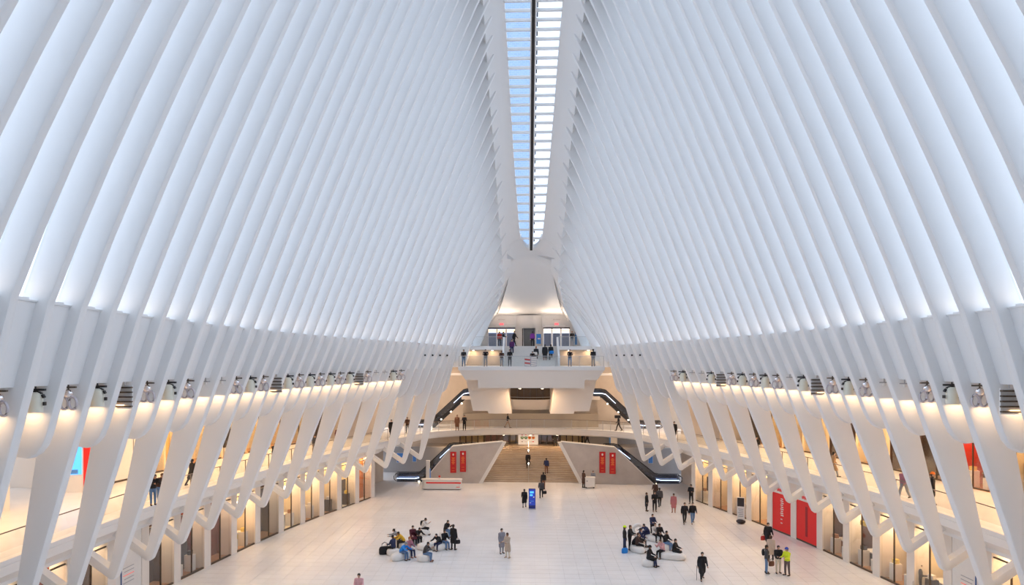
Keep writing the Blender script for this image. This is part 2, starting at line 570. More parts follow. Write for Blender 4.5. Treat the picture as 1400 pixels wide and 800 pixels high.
# soffit behind the ribs: closes the gallery from the sky
for side, nm in SIDES:
    rings = []
    D = -5.0
    while D <= 79:
        ul = front_low(D, 12.7)
        e = edge_u(D)
        p = [(ul + 0.95, 12.72), (ul + 2.7, 12.3), (e + 1.5, 11.0), (e + 3.0, 10.4), (e + 12.5, 10.4), (e + 12.5, 10.7), (e + 3, 10.7), (ul + 3.0, 12.7), (ul + 0.98, 13.1)]
        rings.append([(side * u, D, z) for u, z in p])
        D += 3.0
    mb = MB(); mb.loft(rings)
    o = mb.build('ceiling_gallery_' + nm, CREAM, None, smooth=30)
    tag(o, 'cream soffit over the %s gallery behind the ribs' % nm, kind='structure')

# ------------------------------------------------------------------ ground floor: tiles with recessed joints
def ground():
    fl = empty('floor', kind='structure', label='wide pale marble floor of the hall')
    mb = MB(); mb.box(-30, 30, -6, 96, -0.3, -0.012)
    mb.build('bedding', GROUT, fl)
    TX, TY, gap = 0.92, 0.92, 0.014
    tile = MB(); tile.box(-TX / 2 + gap / 2, TX / 2 - gap / 2, -TY / 2 + gap / 2, TY / 2 - gap / 2, -0.04, 0.0)
    tme = tile.mesh('tile', FLOOR)
    spots = []
    ny = int((88 + 4) / TY)
    for j in range(ny):
        y = -4 + TY * (j + 0.5)
        w = edge_u(min(y, 80)) + 0.7
        n = int(w / TX) + 1
        for i in range(-n, n):
            spots.append((TX * (i + 0.5), y))
    near = [s for s in spots if 45.5 < s[1] < 56 and abs(s[0]) < 0.44 * s[1]]
    near.sort(key=lambda s: s[1])
    near = near[:300]
    ns = set(near)
    for x, y in near:
        put('tile', tme, fl, (x, y, 0))
    rest = MB()
    for x, y in spots:
        if (x, y) not in ns:
            rest.box(x - TX / 2 + gap / 2, x + TX / 2 - gap / 2, y - TY / 2 + gap / 2, y + TY / 2 - gap / 2, -0.04, 0.0)
    o = rest.build('tile_field', FLOOR, fl)
    o['kind'] = 'stuff'
    o['label'] = 'pale marble tiles of the hall floor'
ground()

# rear end of the hall behind the viewer, and the balcony the viewer stands on
mb = MB(); mb.box(-36, 36, -6.0, -5.0, -0.3, 32)
tag(mb.build('wall_rear', WHITE), 'plain white end wall of the hall', kind='structure')
mb = MB(); mb.box(-7.5, 7.5, -5, 0.9, 11.7, 12.1)
tag(mb.build('floor_balcony', FLOOR), 'balcony slab at the near end of the hall', kind='structure')
# outer flank walls
for side, nm in SIDES:
    mb = MB()
    x0, x1 = side * 38.0, side * 38.5
    mb.box(min(x0, x1), max(x0, x1), -6, 94, -0.3, 11)
    tag(mb.build('wall_outer_' + nm, CREAM), 'outer wall behind the %s shops' % nm, kind='structure')

# ------------------------------------------------------------------ shops
PIER_D = [71.2, 68.3, 65.3, 62.6, 59.7, 56.6, 53.35, 50.2, 47.0, 43.8, 40.6, 37.4, 34.2, 31.0, 27.8]
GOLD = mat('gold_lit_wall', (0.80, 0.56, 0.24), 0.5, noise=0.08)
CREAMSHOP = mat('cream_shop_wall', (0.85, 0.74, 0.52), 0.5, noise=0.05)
BROWN = mat('dark_brown_panel', (0.10, 0.06, 0.045), 0.45, noise=0.2, scale=1.5)
REDBROWN = mat('red_brown_panel', (0.26, 0.06, 0.035), 0.4, noise=0.35, scale=1.2)
ORANGE = mat('orange_wood', (0.62, 0.20, 0.03), 0.35, noise=0.15, scale=1.0)
TAN = mat('tan_shop_wall', (0.58, 0.45, 0.32), 0.5, noise=0.1)
REDPANEL = mat('red_hoarding', (0.85, 0.02, 0.02), 0.45, noise=0.03)
OFFWHITE = mat('off_white_panel', (0.82, 0.79, 0.75), 0.5)
WOODFLOOR = mat('wood_shop_floor', (0.45, 0.22, 0.08), 0.35, noise=0.15, scale=2)
BLUEPRINT = mat('blue_print', (0.10, 0.30, 0.75), 0.4, noise=0.2)
BLUESCREEN = mat('blue_screen', (0.05, 0.35, 0.9), 0.3, emit=1.2, emit_col=(0.10, 0.42, 1.0))
REDGOODS = mat('red_goods', (0.70, 0.06, 0.03), 0.5)
WHITEGOODS = mat('white_goods', (0.85, 0.82, 0.78), 0.5)
DARKGOODS = mat('dark_goods', (0.04, 0.03, 0.03), 0.5)
YELLOWGOODS = mat('yellow_goods', (0.85, 0.62, 0.08), 0.5)
BROWNGOODS = mat('brown_goods', (0.35, 0.15, 0.05), 0.5)
PINKRED = mat('coral_sign', (0.90, 0.16, 0.12), 0.5, emit=0.5, emit_col=(1.0, 0.2, 0.15))
GOODS = {'red': REDGOODS, 'white': WHITEGOODS, 'dark': DARKGOODS, 'yellow': YELLOWGOODS, 'brown': BROWNGOODS}

box_mesh, bottle_mesh, bag_mesh = {}, {}, {}
for c, m in GOODS.items():
    b = MB(); b.box(-0.17, 0.17, -0.12, 0.12, 0, 0.20); b.box(-0.18, 0.18, -0.13, 0.13, 0.2, 0.26)
    box_mesh[c] = b.mesh('gift_box', m)
    b = MB(); b.cyl((0, 0, 0), 0.08, 0.22, 10); b.cyl((0, 0, 0.22), 0.08, 0.07, 10, r2=0.03); b.cyl((0, 0, 0.29), 0.03, 0.08, 10)
    bottle_mesh[c] = b.mesh('bottle', m, smooth=40)
    b = MB()
    b.hexa([(-0.2, -0.08, 0), (0.2, -0.08, 0), (0.2, 0.08, 0), (-0.2, 0.08, 0), (-0.16, -0.04, 0.26), (0.16, -0.04, 0.26), (0.16, 0.04, 0.26), (-0.16, 0.04, 0.26)])
    b.tube([(-0.09, 0, 0.25), (-0.08, 0, 0.36), (0, 0, 0.41), (0.08, 0, 0.36), (0.09, 0, 0.25)], 0.014, 6)
    bag_mesh[c] = b.mesh('handbag', m, smooth=40)

def shop(side, Da, Db, off, z0, h, depth, label, back, floor_m=WOODFLOOR, shelves=0, goods=(), glass=True, lamp=1.0, front=None, goods_label=None,
         counter=None, pendant=0, name='shop_unit', poster=None, grp=None):
    """Da far, Db near. A glazed unit facing the hall."""
    fa, fb = edge_pt(Da, side, off), edge_pt(Db, side, off)
    mid = (fa + fb) / 2
    t = (fa - fb); W = t.length; t = t / W
    n = Vector((t.y, -t.x))
    if n.x * side < 0: n = -n
    root = empty(name, (mid.x, mid.y, z0), label=label, cat='shop', group=grp)
    def P(a, b, c):     # along the front (-W/2..W/2, far is +), inwards b, height c
        return (t.x * a + n.x * b, t.y * a + n.y * b, c)
    def bx(mb, a0, a1, b0, b1, c0, c1, mi=0):
        mb.hexa([P(a0, b0, c0), P(a1, b0, c0), P(a1, b1, c0), P(a0, b1, c0), P(a0, b0, c1), P(a1, b0, c1), P(a1, b1, c1), P(a0, b1, c1)], mi)
    hw = W / 2
    def part(nm, m, *a):
        b = MB(); bx(b, *a); return b.build(nm, m, root)
    board = None
    part('shop_floor', floor_m, -hw, hw, 0.0, depth, 0.0, 0.03)
    part('back_wall', back, -hw, hw, depth, depth + 0.1, 0.0, h)
    part('side_wall', CREAMSHOP if back in (GOLD, CREAMSHOP, ORANGE, TAN) else back, -hw, -hw + 0.08, 0.1, depth, 0.0, h)
    part('side_wall', CREAMSHOP if back in (GOLD, CREAMSHOP, ORANGE, TAN) else back, hw - 0.08, hw, 0.1, depth, 0.0, h)
    part('shop_ceiling', CREAMSHOP, -hw, hw, 0.0, depth, h, h + 0.08)
    if front is None and glass:
        part('glass_pane', SHOPGLASS, -hw + 0.35, -0.02, 0.05, 0.07, 0.1, h - 0.25)
        part('glass_pane', SHOPGLASS, 0.02, hw - 0.35, 0.05, 0.07, 0.1, h - 0.25)
        part('sill', DARK, -hw + 0.3, hw - 0.3, 0.0, 0.12, 0.0, 0.1)
        part('head_rail', DARK, -hw + 0.3, hw - 0.3, 0.02, 0.10, h - 0.27, h - 0.2)
        part('mullion', DARK, -0.03, 0.03, 0.02, 0.10, 0.1, h - 0.25)
    if front is not None:
        board = part('hoarding_board', front, -hw + 0.3, hw - 0.3, 0.0, 0.08, 0.12, h)
        part('sill', DARK, -hw + 0.3, hw - 0.3, -0.02, 0.12, 0.0, 0.12)
    for i in range(shelves):
        zc = 0.75 + i * (h - 1.3) / max(1, shelves)
        shf = part('shelf', CREAMSHOP if back is not CREAMSHOP else TAN, -hw + 0.15, hw - 0.15, depth - 0.5, depth, zc - 0.05, zc)
        for q in (-0.6, 0.6):
            b = MB(); bx(b, hw * q - 0.02, hw * q + 0.02, depth - 0.4, depth, zc - 0.17, zc - 0.05); b.build('shelf_bracket', DARK, shf)
        if goods:
            ng = 4
            for q in range(ng):
                c = goods[(i * ng + q) % len(goods)]
                me = (box_mesh, bottle_mesh, bag_mesh)[(i + q) % 3][c]
                a = -hw + 0.45 + (W - 0.9) * q / (ng - 1)
                p = P(a, depth - 0.25, zc)
                o = put(me.name.split('.')[0], me, None, (mid.x + p[0], mid.y + p[1], z0 + p[2]), math.atan2(t.y, t.x))
                kind = me.name.split('.')[0].replace('_', ' ')
                tag(o, '%s %s on a shelf in the %s' % (c, kind, goods_label), kind.split()[-1], 'goods on shelves of the ' + goods_label)
    if goods and depth > 1.4:
        for q, sgn in enumerate((-0.45, 0.4)):
            hh = 0.75 + 0.3 * q
            b = MB(); bx(b, hw * sgn - 0.25, hw * sgn + 0.25, 0.35, 0.85, 0.03, hh); b.build('pedestal', OFFWHITE if back in (GOLD, BROWN, REDBROWN, REDGOODS) else DARKGOODS, root)
            c = goods[q % len(goods)]
            me = (bag_mesh, box_mesh)[q][c]
            pp = P(hw * sgn, 0.6, hh)
            kind = me.name.split('.')[0]
            o = put(kind, me, None, (mid.x + pp[0], mid.y + pp[1], z0 + pp[2]), math.atan2(t.y, t.x) + 0.2)
            tag(o, '%s %s on a pedestal in the %s' % (c, kind.replace('_', ' '), goods_label), kind.split('_')[-1], 'goods on pedestals of the ' + goods_label)
        b = MB(); bx(b, hw * 0.15, hw * 0.75, depth - 0.62, depth - 0.52, 0.03, 2.3); b.build('display_screen', DARKGOODS if back is not BROWN else BROWNGOODS, root)
    if counter is not None:
        b = MB(); bx(b, -hw + 0.5, hw - 0.5, 0.9, 1.5, 0.03, 0.9); bx(b, -hw + 0.45, hw - 0.45, 0.85, 1.55, 0.9, 0.97, 1)
        b.build('counter', [counter, OFFWHITE], root)
    if poster is not None:
        part('poster', poster, -hw * 0.45, hw * 0.45, depth - 0.05, depth - 0.01, 0.6, h - 0.7)
    for i in range(pendant):
        a = -hw * 0.5 + hw * i / max(1, pendant - 1)
        b = MB()
        p = P(a, depth * 0.45, 0)
        b.ball((p[0], p[1], h - 1.1), 0.13, 0.13, 0.16, 10, 6)
        pd = b.build('pendant_lamp', LAMPON, root, smooth=60)
    if lamp > 0 and front is None:
        b = MB(); bx(b, -hw * 0.6, hw * 0.6, depth * 0.35, depth * 0.35 + 0.18, h - 0.06, h - 0.02)
        b.build('ceiling_lamp', LAMPON, root)
        p = P(0, depth * 0.42, h - 0.1)
        lamp_area('lamp_light', root, p, W * 0.6, depth * 0.5, SHOP_W * lamp, rot=(0, 0, math.atan2(t.y, t.x)))
    return root, P, hw, t, n, mid, board

# white piers between the shopfronts
for side, nm in SIDES:
    for D in PIER_D:
        p = edge_pt(D, side, SHOP_OFF - 0.05)
        a, b = edge_pt(D + 0.3, side, 0), edge_pt(D - 0.3, side, 0)
        t = (a - b).normalized(); n = Vector((t.y, -t.x))
        if n.x * side < 0: n = -n
        mb = MB()
        w = 0.36
        c = [(p + t * s * w + n * q) for q in (0, 0.9) for s in (-1, 1)]
        mb.hexa([(c[0].x, c[0].y, 0), (c[1].x, c[1].y, 0), (c[3].x, c[3].y, 0), (c[2].x, c[2].y, 0),
                 (c[0].x, c[0].y, 4.2), (c[1].x, c[1].y, 4.2), (c[3].x, c[3].y, 4.2), (c[2].x, c[2].y, 4.2)])
        mb.build('pier', CREAM, WALL[side])

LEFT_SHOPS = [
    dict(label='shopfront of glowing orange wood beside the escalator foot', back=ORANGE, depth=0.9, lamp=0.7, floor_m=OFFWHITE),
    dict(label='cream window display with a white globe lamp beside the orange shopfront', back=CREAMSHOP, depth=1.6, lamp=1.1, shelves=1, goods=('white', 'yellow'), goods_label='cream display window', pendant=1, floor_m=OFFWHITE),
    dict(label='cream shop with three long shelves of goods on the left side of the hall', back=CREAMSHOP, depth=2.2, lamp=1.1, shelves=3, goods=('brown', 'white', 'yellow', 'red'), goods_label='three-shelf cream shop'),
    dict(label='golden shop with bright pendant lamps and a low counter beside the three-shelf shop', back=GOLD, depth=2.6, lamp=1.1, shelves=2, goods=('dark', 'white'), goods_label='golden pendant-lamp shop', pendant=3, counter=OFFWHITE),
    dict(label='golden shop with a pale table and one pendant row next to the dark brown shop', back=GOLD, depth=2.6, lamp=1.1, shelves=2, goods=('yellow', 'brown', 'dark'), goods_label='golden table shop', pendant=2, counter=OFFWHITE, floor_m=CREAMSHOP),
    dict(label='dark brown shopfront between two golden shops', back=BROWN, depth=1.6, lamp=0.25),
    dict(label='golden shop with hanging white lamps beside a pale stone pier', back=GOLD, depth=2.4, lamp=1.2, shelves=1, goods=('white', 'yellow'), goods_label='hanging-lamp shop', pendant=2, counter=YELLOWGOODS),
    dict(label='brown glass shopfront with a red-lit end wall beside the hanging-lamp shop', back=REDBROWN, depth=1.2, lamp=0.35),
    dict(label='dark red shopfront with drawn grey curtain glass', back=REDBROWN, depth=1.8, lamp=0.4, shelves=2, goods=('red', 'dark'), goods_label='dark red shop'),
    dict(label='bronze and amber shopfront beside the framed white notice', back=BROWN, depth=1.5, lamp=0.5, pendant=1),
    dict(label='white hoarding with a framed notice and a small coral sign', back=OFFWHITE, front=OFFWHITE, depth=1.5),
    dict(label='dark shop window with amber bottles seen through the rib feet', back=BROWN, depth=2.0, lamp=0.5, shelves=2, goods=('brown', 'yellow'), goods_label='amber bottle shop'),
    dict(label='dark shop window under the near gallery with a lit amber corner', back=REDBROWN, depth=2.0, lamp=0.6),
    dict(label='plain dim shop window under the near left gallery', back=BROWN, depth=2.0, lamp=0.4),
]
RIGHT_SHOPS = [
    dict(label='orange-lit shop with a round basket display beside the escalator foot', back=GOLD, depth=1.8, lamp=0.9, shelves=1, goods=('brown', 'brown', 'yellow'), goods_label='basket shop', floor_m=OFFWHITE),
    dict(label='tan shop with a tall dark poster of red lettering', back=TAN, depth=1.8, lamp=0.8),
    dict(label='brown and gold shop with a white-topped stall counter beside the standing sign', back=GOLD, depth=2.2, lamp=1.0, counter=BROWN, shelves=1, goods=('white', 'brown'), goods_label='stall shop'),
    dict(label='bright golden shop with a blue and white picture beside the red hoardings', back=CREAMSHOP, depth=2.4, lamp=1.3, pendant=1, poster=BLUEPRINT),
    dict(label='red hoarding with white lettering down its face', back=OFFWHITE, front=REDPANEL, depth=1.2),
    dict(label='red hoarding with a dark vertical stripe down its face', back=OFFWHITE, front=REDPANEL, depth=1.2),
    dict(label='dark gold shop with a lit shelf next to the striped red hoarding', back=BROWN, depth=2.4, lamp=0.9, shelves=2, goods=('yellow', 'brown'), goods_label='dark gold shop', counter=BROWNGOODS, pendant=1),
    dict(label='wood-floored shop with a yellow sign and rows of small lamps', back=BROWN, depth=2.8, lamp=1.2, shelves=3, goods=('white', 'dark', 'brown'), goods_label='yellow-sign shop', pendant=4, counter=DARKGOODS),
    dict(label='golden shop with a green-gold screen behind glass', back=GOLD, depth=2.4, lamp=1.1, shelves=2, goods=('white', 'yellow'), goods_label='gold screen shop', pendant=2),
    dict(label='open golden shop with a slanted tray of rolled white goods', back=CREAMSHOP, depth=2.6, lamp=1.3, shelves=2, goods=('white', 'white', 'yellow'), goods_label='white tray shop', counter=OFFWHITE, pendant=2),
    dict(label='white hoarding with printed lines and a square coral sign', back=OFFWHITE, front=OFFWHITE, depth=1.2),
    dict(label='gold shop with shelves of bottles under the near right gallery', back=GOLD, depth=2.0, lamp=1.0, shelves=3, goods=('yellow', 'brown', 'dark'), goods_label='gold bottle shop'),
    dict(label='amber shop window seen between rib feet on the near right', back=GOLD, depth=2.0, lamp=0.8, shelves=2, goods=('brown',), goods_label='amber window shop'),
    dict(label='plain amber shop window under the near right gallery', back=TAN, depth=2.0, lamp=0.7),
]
SHOPOUT = {}
for side, lst in ((-1, LEFT_SHOPS), (1, RIGHT_SHOPS)):
    for i, s in enumerate(lst):
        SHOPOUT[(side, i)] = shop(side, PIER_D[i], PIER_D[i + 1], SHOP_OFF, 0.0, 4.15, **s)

def face_part(key, nm, m, a0, a1, c0, c1, proud=0.02, b=0.0):
    root, P, hw, t, n, mid, board = SHOPOUT[key]
    mb = MB()
    mb.hexa([P(a0, b - proud, c0), P(a1, b - proud, c0), P(a1, b, c0), P(a0, b, c0), P(a0, b - proud, c1), P(a1, b - proud, c1), P(a1, b, c1), P(a0, b, c1)])
    return mb.build(nm, m, board or root)
# printing on the two red hoardings (white letter strokes), their white header with a red mark
for i in (4, 5):
    hw = SHOPOUT[(1, i)][2]
    face_part((1, i), 'header_panel', OFFWHITE, -hw + 0.3, hw - 0.3, 3.05, 4.15, 0.03)
    face_part((1, i), 'red_mark', REDPANEL, -0.35, 0.75, 3.55, 3.8, 0.05)
    for q in range(5):
        face_part((1, i), 'header_letter', REDPANEL, -0.2 + 0.16 * q, -0.1 + 0.16 * q, 3.22 + 0.02 * (q % 2), 3.45, 0.05)
for q in range(9):
    face_part((1, 4), 'lettering', WHITEGOODS, -0.25 + 0.04 * (q % 3), 0.1 + 0.05 * (q % 2), 1.35 + 0.16 * q, 1.43 + 0.16 * q)
for q in range(2):
    face_part((1, 4), 'lettering', WHITEGOODS, -0.1, 0.12, 0.75 + 0.3 * q, 0.82 + 0.3 * q)
face_part((1, 5), 'dark_stripe', mat('deep_red', (0.35, 0.01, 0.02), 0.5), -0.12, 0.14, 0.5, 2.7)
# tan shop: dark poster with red letter blocks
face_part((1, 1), 'poster', BROWNGOODS, -0.9, 0.35, 0.5, 3.0, 0.03, 1.75)
for q in range(7):
    face_part((1, 1), 'poster_lettering', REDPANEL if q % 2 else OFFWHITE, -0.8 + 0.1 * (q % 3), 0.25 - 0.1 * (q % 2), 0.7 + 0.32 * q, 0.88 + 0.32 * q, 0.03, 1.71)
# blue and white picture shapes
for q, (a0, a1, c0, c1) in enumerate(((-0.5, 0.0, 0.9, 1.4), (0.05, 0.5, 1.5, 2.0), (-0.45, 0.3, 2.2, 2.6))):
    face_part((1, 3), 'picture_shape', WHITEGOODS, a0, a1, c0, c1, 0.03, 2.34)
face_part((1, 7), 'yellow_sign', YELLOWGOODS, -0.5, 0.5, 2.75, 3.05, 0.05, 0.3)
# white hoardings: small coral sign and the printed lines
for key in ((-1, 10), (1, 10)):
    face_part(key, 'coral_sign', PINKRED, -0.95, -0.55, 3.35, 3.7, 0.06)
    for q in range(5):
        face_part(key, 'printed_line', GREYWALL if q != 2 else PINKRED, -0.5 + 0.1 * (q % 2), 0.5, 2.3 - 0.2 * q, 2.33 - 0.2 * q, 0.02)
    hw = SHOPOUT[key][2]
    face_part(key, 'notice_edge', mat('blue_edge', (0.08, 0.15, 0.32), 0.5), -0.75, -0.68, 0.9, 2.6, 0.04)
    face_part(key, 'notice_edge', MATS['blue_edge'], -0.75, 0.8, 0.86, 0.92, 0.04)

# gallery shops: rear wall units
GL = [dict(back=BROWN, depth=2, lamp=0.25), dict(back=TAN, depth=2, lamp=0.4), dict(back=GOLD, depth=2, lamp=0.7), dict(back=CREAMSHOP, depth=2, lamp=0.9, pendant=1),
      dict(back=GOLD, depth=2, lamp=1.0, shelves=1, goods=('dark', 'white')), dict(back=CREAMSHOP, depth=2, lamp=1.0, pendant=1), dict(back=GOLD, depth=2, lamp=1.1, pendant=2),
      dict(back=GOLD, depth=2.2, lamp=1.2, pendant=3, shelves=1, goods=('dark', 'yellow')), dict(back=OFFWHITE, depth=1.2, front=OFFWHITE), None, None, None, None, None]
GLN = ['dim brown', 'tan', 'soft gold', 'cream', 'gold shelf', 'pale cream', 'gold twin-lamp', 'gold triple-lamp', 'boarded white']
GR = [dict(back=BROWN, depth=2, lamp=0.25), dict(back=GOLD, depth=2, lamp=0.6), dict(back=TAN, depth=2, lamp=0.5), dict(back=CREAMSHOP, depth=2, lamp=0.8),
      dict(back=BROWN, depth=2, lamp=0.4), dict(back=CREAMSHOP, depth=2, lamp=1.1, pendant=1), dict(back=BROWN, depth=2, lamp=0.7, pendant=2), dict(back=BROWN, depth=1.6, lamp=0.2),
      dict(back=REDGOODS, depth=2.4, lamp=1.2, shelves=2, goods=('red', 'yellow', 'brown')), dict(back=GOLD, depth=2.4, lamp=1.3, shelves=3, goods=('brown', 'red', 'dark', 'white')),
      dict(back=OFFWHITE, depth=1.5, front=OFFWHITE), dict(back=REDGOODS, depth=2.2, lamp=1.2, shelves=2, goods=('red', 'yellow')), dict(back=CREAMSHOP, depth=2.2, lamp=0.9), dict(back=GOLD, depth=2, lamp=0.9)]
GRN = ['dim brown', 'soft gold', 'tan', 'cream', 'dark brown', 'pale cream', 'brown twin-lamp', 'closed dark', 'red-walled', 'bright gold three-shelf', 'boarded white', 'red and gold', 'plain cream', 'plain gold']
for side, lst, nms in ((-1, GL, GLN), (1, GR, GRN)):
    for i, s in enumerate(lst):
        if s is None: continue
        s = dict(s)
        w = 'left' if side < 0 else 'right'
        if s.get('goods'): s['goods_label'] = '%s gallery shop' % nms[i] + ('' if side < 0 else ' over the hoardings')
        lab = '%s shop at the back of the upper gallery %s' % (nms[i], 'opposite the red hoardings' if side < 0 else 'above the red hoardings')
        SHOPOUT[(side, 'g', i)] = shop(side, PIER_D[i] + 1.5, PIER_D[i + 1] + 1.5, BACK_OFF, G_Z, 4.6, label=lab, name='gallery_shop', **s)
# upper rear wall closing above the gallery shops and the far pieces
for side, nm in SIDES:
    rings = []
    for D in [15, 20, 25, 30, 34, 38.5] if side < 0 else [15, 20, 25, 30.5]:
        a = edge_pt(D, side, BACK_OFF + 0.1); b = edge_pt(D, side, BACK_OFF + 0.5)
        rings.append([(a.x, a.y, 5.3), (b.x, b.y, 5.3), (b.x, b.y, 10.6), (a.x, a.y, 10.6)])
    mb = MB(); mb.loft(rings)
    tag(mb.build('wall_gallery_' + nm, CREAM), 'plain cream rear wall of the near %s gallery' % nm, kind='structure')
    rings = []
    for D, o in ((73.2, 10.2), (72.9, 4.5), (75, 4.5), (78, 4.5), (80, 4.5)):
        a = edge_pt(D, side, o); b = edge_pt(D + (0.4 if o > 5 else 0), side, o + 0.4)
        rings.append([(a.x, a.y, 0), (b.x, b.y, 0), (b.x, b.y, 15.0), (a.x, a.y, 15.0)])
    mb = MB(); mb.loft(rings)
    tag(mb.build('wall_lobby_' + nm, MARBLE), 'side wall of the far lobby beside the %s escalators' % nm, kind='structure')
# printed notice on the boarded unit of the left gallery
for q in range(3):
    face_part((-1, 'g', 8), 'printed_line', GREYWALL, -0.6, 0.3, 3.3 - 0.3 * q, 3.34 - 0.3 * q)
face_part((-1, 'g', 8), 'notice_edge', MATS['blue_edge'], -0.8, 0.5, 2.3, 2.37, 0.04)
# walls behind the shop units, upper and lower
for side, nm in SIDES:
    for lbl, off, z0, z1, lo in (('upper', BACK_OFF + 2.7, 5.1, 10.6, 46.2 if side < 0 else 27.0), ('lower', SHOP_OFF + 3.4, -0.1, 5.15, 15.0)):
        rings = []
        D = lo
        while D < 74.1:
            a = edge_pt(D, side, off); b = edge_pt(D, side, off + 0.3)
            rings.append([(a.x, a.y, z0), (b.x, b.y, z0), (b.x, b.y, z1), (a.x, a.y, z1)])
            D += 2.0
        mb = MB(); mb.loft(rings)
        tag(mb.build('wall_service_%s_%s' % (lbl, nm), CREAM), 'plain service wall behind the %s %s shops' % (lbl, nm), kind='structure')
# corridor off the left gallery
mb = MB()
mb.box(-38, -26.5, 36, 49, 5.1, 5.395)
tag(mb.build('floor_corridor', FLOOR), 'corridor floor leading off the left gallery', kind='structure')

# gallery ceiling lamps
for side, nm in SIDES:
    for i, D in enumerate(PIER_D):
        p = edge_pt(D - 1.5, side, 3.6)
        r = empty('ceiling_lamp', (p.x, p.y, 10.2), label='long warm ceiling lamp over the %s gallery walkway' % nm, cat='lamp', group='lamps over the %s gallery walkway' % nm)
        mb = MB(); mb.box(-0.12, 0.12, -0.7, 0.7, 0.08, 0.2); mb.build('housing', WHITE, r)
        mb = MB(); mb.box(-0.09, 0.09, -0.66, 0.66, 0.05, 0.085); mb.build('diffuser', LAMPON, r)
        lamp_area('lamp_light', r, (0, 0, 0.02), 0.5, 1.4, GALLERY_W)

# ------------------------------------------------------------------ glass railing of the gallery
def glass_railing(pts, z, label, height=1.08, post_m=RAILTOP, top_m=RAILTOP, top_r=0.028, rake=None):
    """pts: plan points; rake: heights of the foot at each point (defaults to z)"""
    zz = rake or [z] * len(pts)
    root = empty('glass_railing', (pts[0][0], pts[0][1], zz[0]), label=label, cat='railing')
    o = Vector((pts[0][0], pts[0][1], zz[0]))
    for i, (p, q) in enumerate(zip(pts, pts[1:])):
        a = Vector((p[0], p[1], zz[i])) - o; b = Vector((q[0], q[1], zz[i + 1])) - o
        d = (b - a); L = d.length; d.normalize()
        s = Vector((d.y, -d.x, 0)).normalized() * 0.012
        a2 = a + d * 0.04; b2 = b - d * 0.04
        mb = MB()
        lo, hi = Vector((0, 0, 0.05)), Vector((0, 0, height - 0.02))
        mb.hexa([a2 - s + lo, b2 - s + lo, b2 + s + lo, a2 + s + lo, a2 - s + hi, b2 - s + hi, b2 + s + hi, a2 + s + hi])
        mb.build('glass_pane', RAILGLASS, root)
        mb = MB(); mb.box(-0.025, 0.025, -0.025, 0.025, 0, height)
        mb.build('post', post_m, root, loc=a)
    mb = MB(); mb.box(-0.025, 0.025, -0.025, 0.025, 0, height)
    mb.build('post', post_m, root, loc=Vector((pts[-1][0], pts[-1][1], zz[-1])) - o)
    mb = MB(); mb.tube([Vector((p[0], p[1], zz[i] + height)) - o for i, p in enumerate(pts)], top_r, 6)
    mb.build('handrail', top_m, root)
    return root
for side, nm in SIDES:
    pts = []
    for j in range(1, 20):
        p = edge_pt(rib_D(2 * j) + 0.9, side, 0.22)
        pts.append((p.x, p.y))
    glass_railing(pts, G_Z, 'clear glass railing with a thin brown top rail along the %s gallery' % nm)
pts = []
for (x, D), (nx, ny) in zip(PATH, NORM):
    if D > 75.2: pts.append((x + nx * 0.22, D + ny * 0.22))
glass_railing(pts, G_Z, 'curved glass railing on the gallery bridge across the far end', post_m=STEEL)

# ------------------------------------------------------------------ far end of the hall
def slab(name, label, m, *boxes, kind='structure'):
    mb = MB()
    for b in boxes: mb.box(*b)
    return tag(mb.build(name, m), label, kind=kind)
WARMWALL = stone_mat('warm_stone_wall', (0.56, 0.47, 0.38), (0.64, 0.55, 0.45), 0.5, 0.4)
slab('wall_far', 'warm stone rear wall behind the far platform', WARMWALL, (-20, 20, 93.6, 94.2, -0.3, 15.0))
slab('ceiling_lobby', 'flat lobby ceiling beside the far platform', CREAM, (-20, -8.6, 77.5, 94, 14.4, 14.8), (8.6, 20, 77.5, 94, 14.4, 14.8))
slab('floor_terrace', 'stair-head terrace under the gallery bridge', STAIRSTONE, (-18, 18, 88.0, 93.6, 2.6, 3.05))
slab('wall_terrace_left', 'grey wall behind the left lower escalator', GREYWALL, (-18, -6.4, 87.4, 88.0, -0.1, 3.05))
slab('wall_terrace_right', 'grey wall behind the right lower escalator', GREYWALL, (6.4, 18, 87.4, 88.0, -0.1, 3.05))
slab('wall_terrace_rear', 'beige and grey rear wall of the stair-head terrace', WARMWALL, (-18, -8.8, 91.4, 91.6, 3.05, 5.4))
slab('wall_terrace_side', 'grey rear wall of the terrace by the white kiosk', GREYWALL, (6.9, 18, 91.4, 91.6, 3.05, 5.4))

# stair from the floor up to the terrace
st = empty('grand_stair', (0, 80.9, 0), label='broad tan stone stair between two red-bannered walls', cat='stair')
n = 20
for i in range(n):
    mb = MB()
    y0 = i * 7.1 / n
    mb.box(-6.3, 6.3, y0, 7.1, i * 3.05 / n, (i + 1) * 3.05 / n)
    mb.build('step', STAIRSTONE, st)
rl = empty('centre_handrail', (-0.25, 80, 0), label='slim centre handrail with small lamps dividing the broad stone stair', cat='handrail')
mb = MB()
mb.tube([(0, 0.3, 1.0), (0, 7.9, 3.95)], 0.03, 6)
mb.build('rail', STEEL, rl)
for q in (0.3, 2.3, 4.2, 6.1, 7.9):
    mb = MB(); z = q / 8 * 3.05; mb.tube([(0, q, z), (0, q, z + 0.9)], 0.02, 6); mb.build('post', STEEL, rl)
for q in (2.3, 5.2):
    mb = MB(); z = q / 8 * 3.05; mb.ball((0, q, z + 1.02), 0.07, 0.07, 0.07, 8, 6); mb.build('lamp_globe', LAMPON, rl)

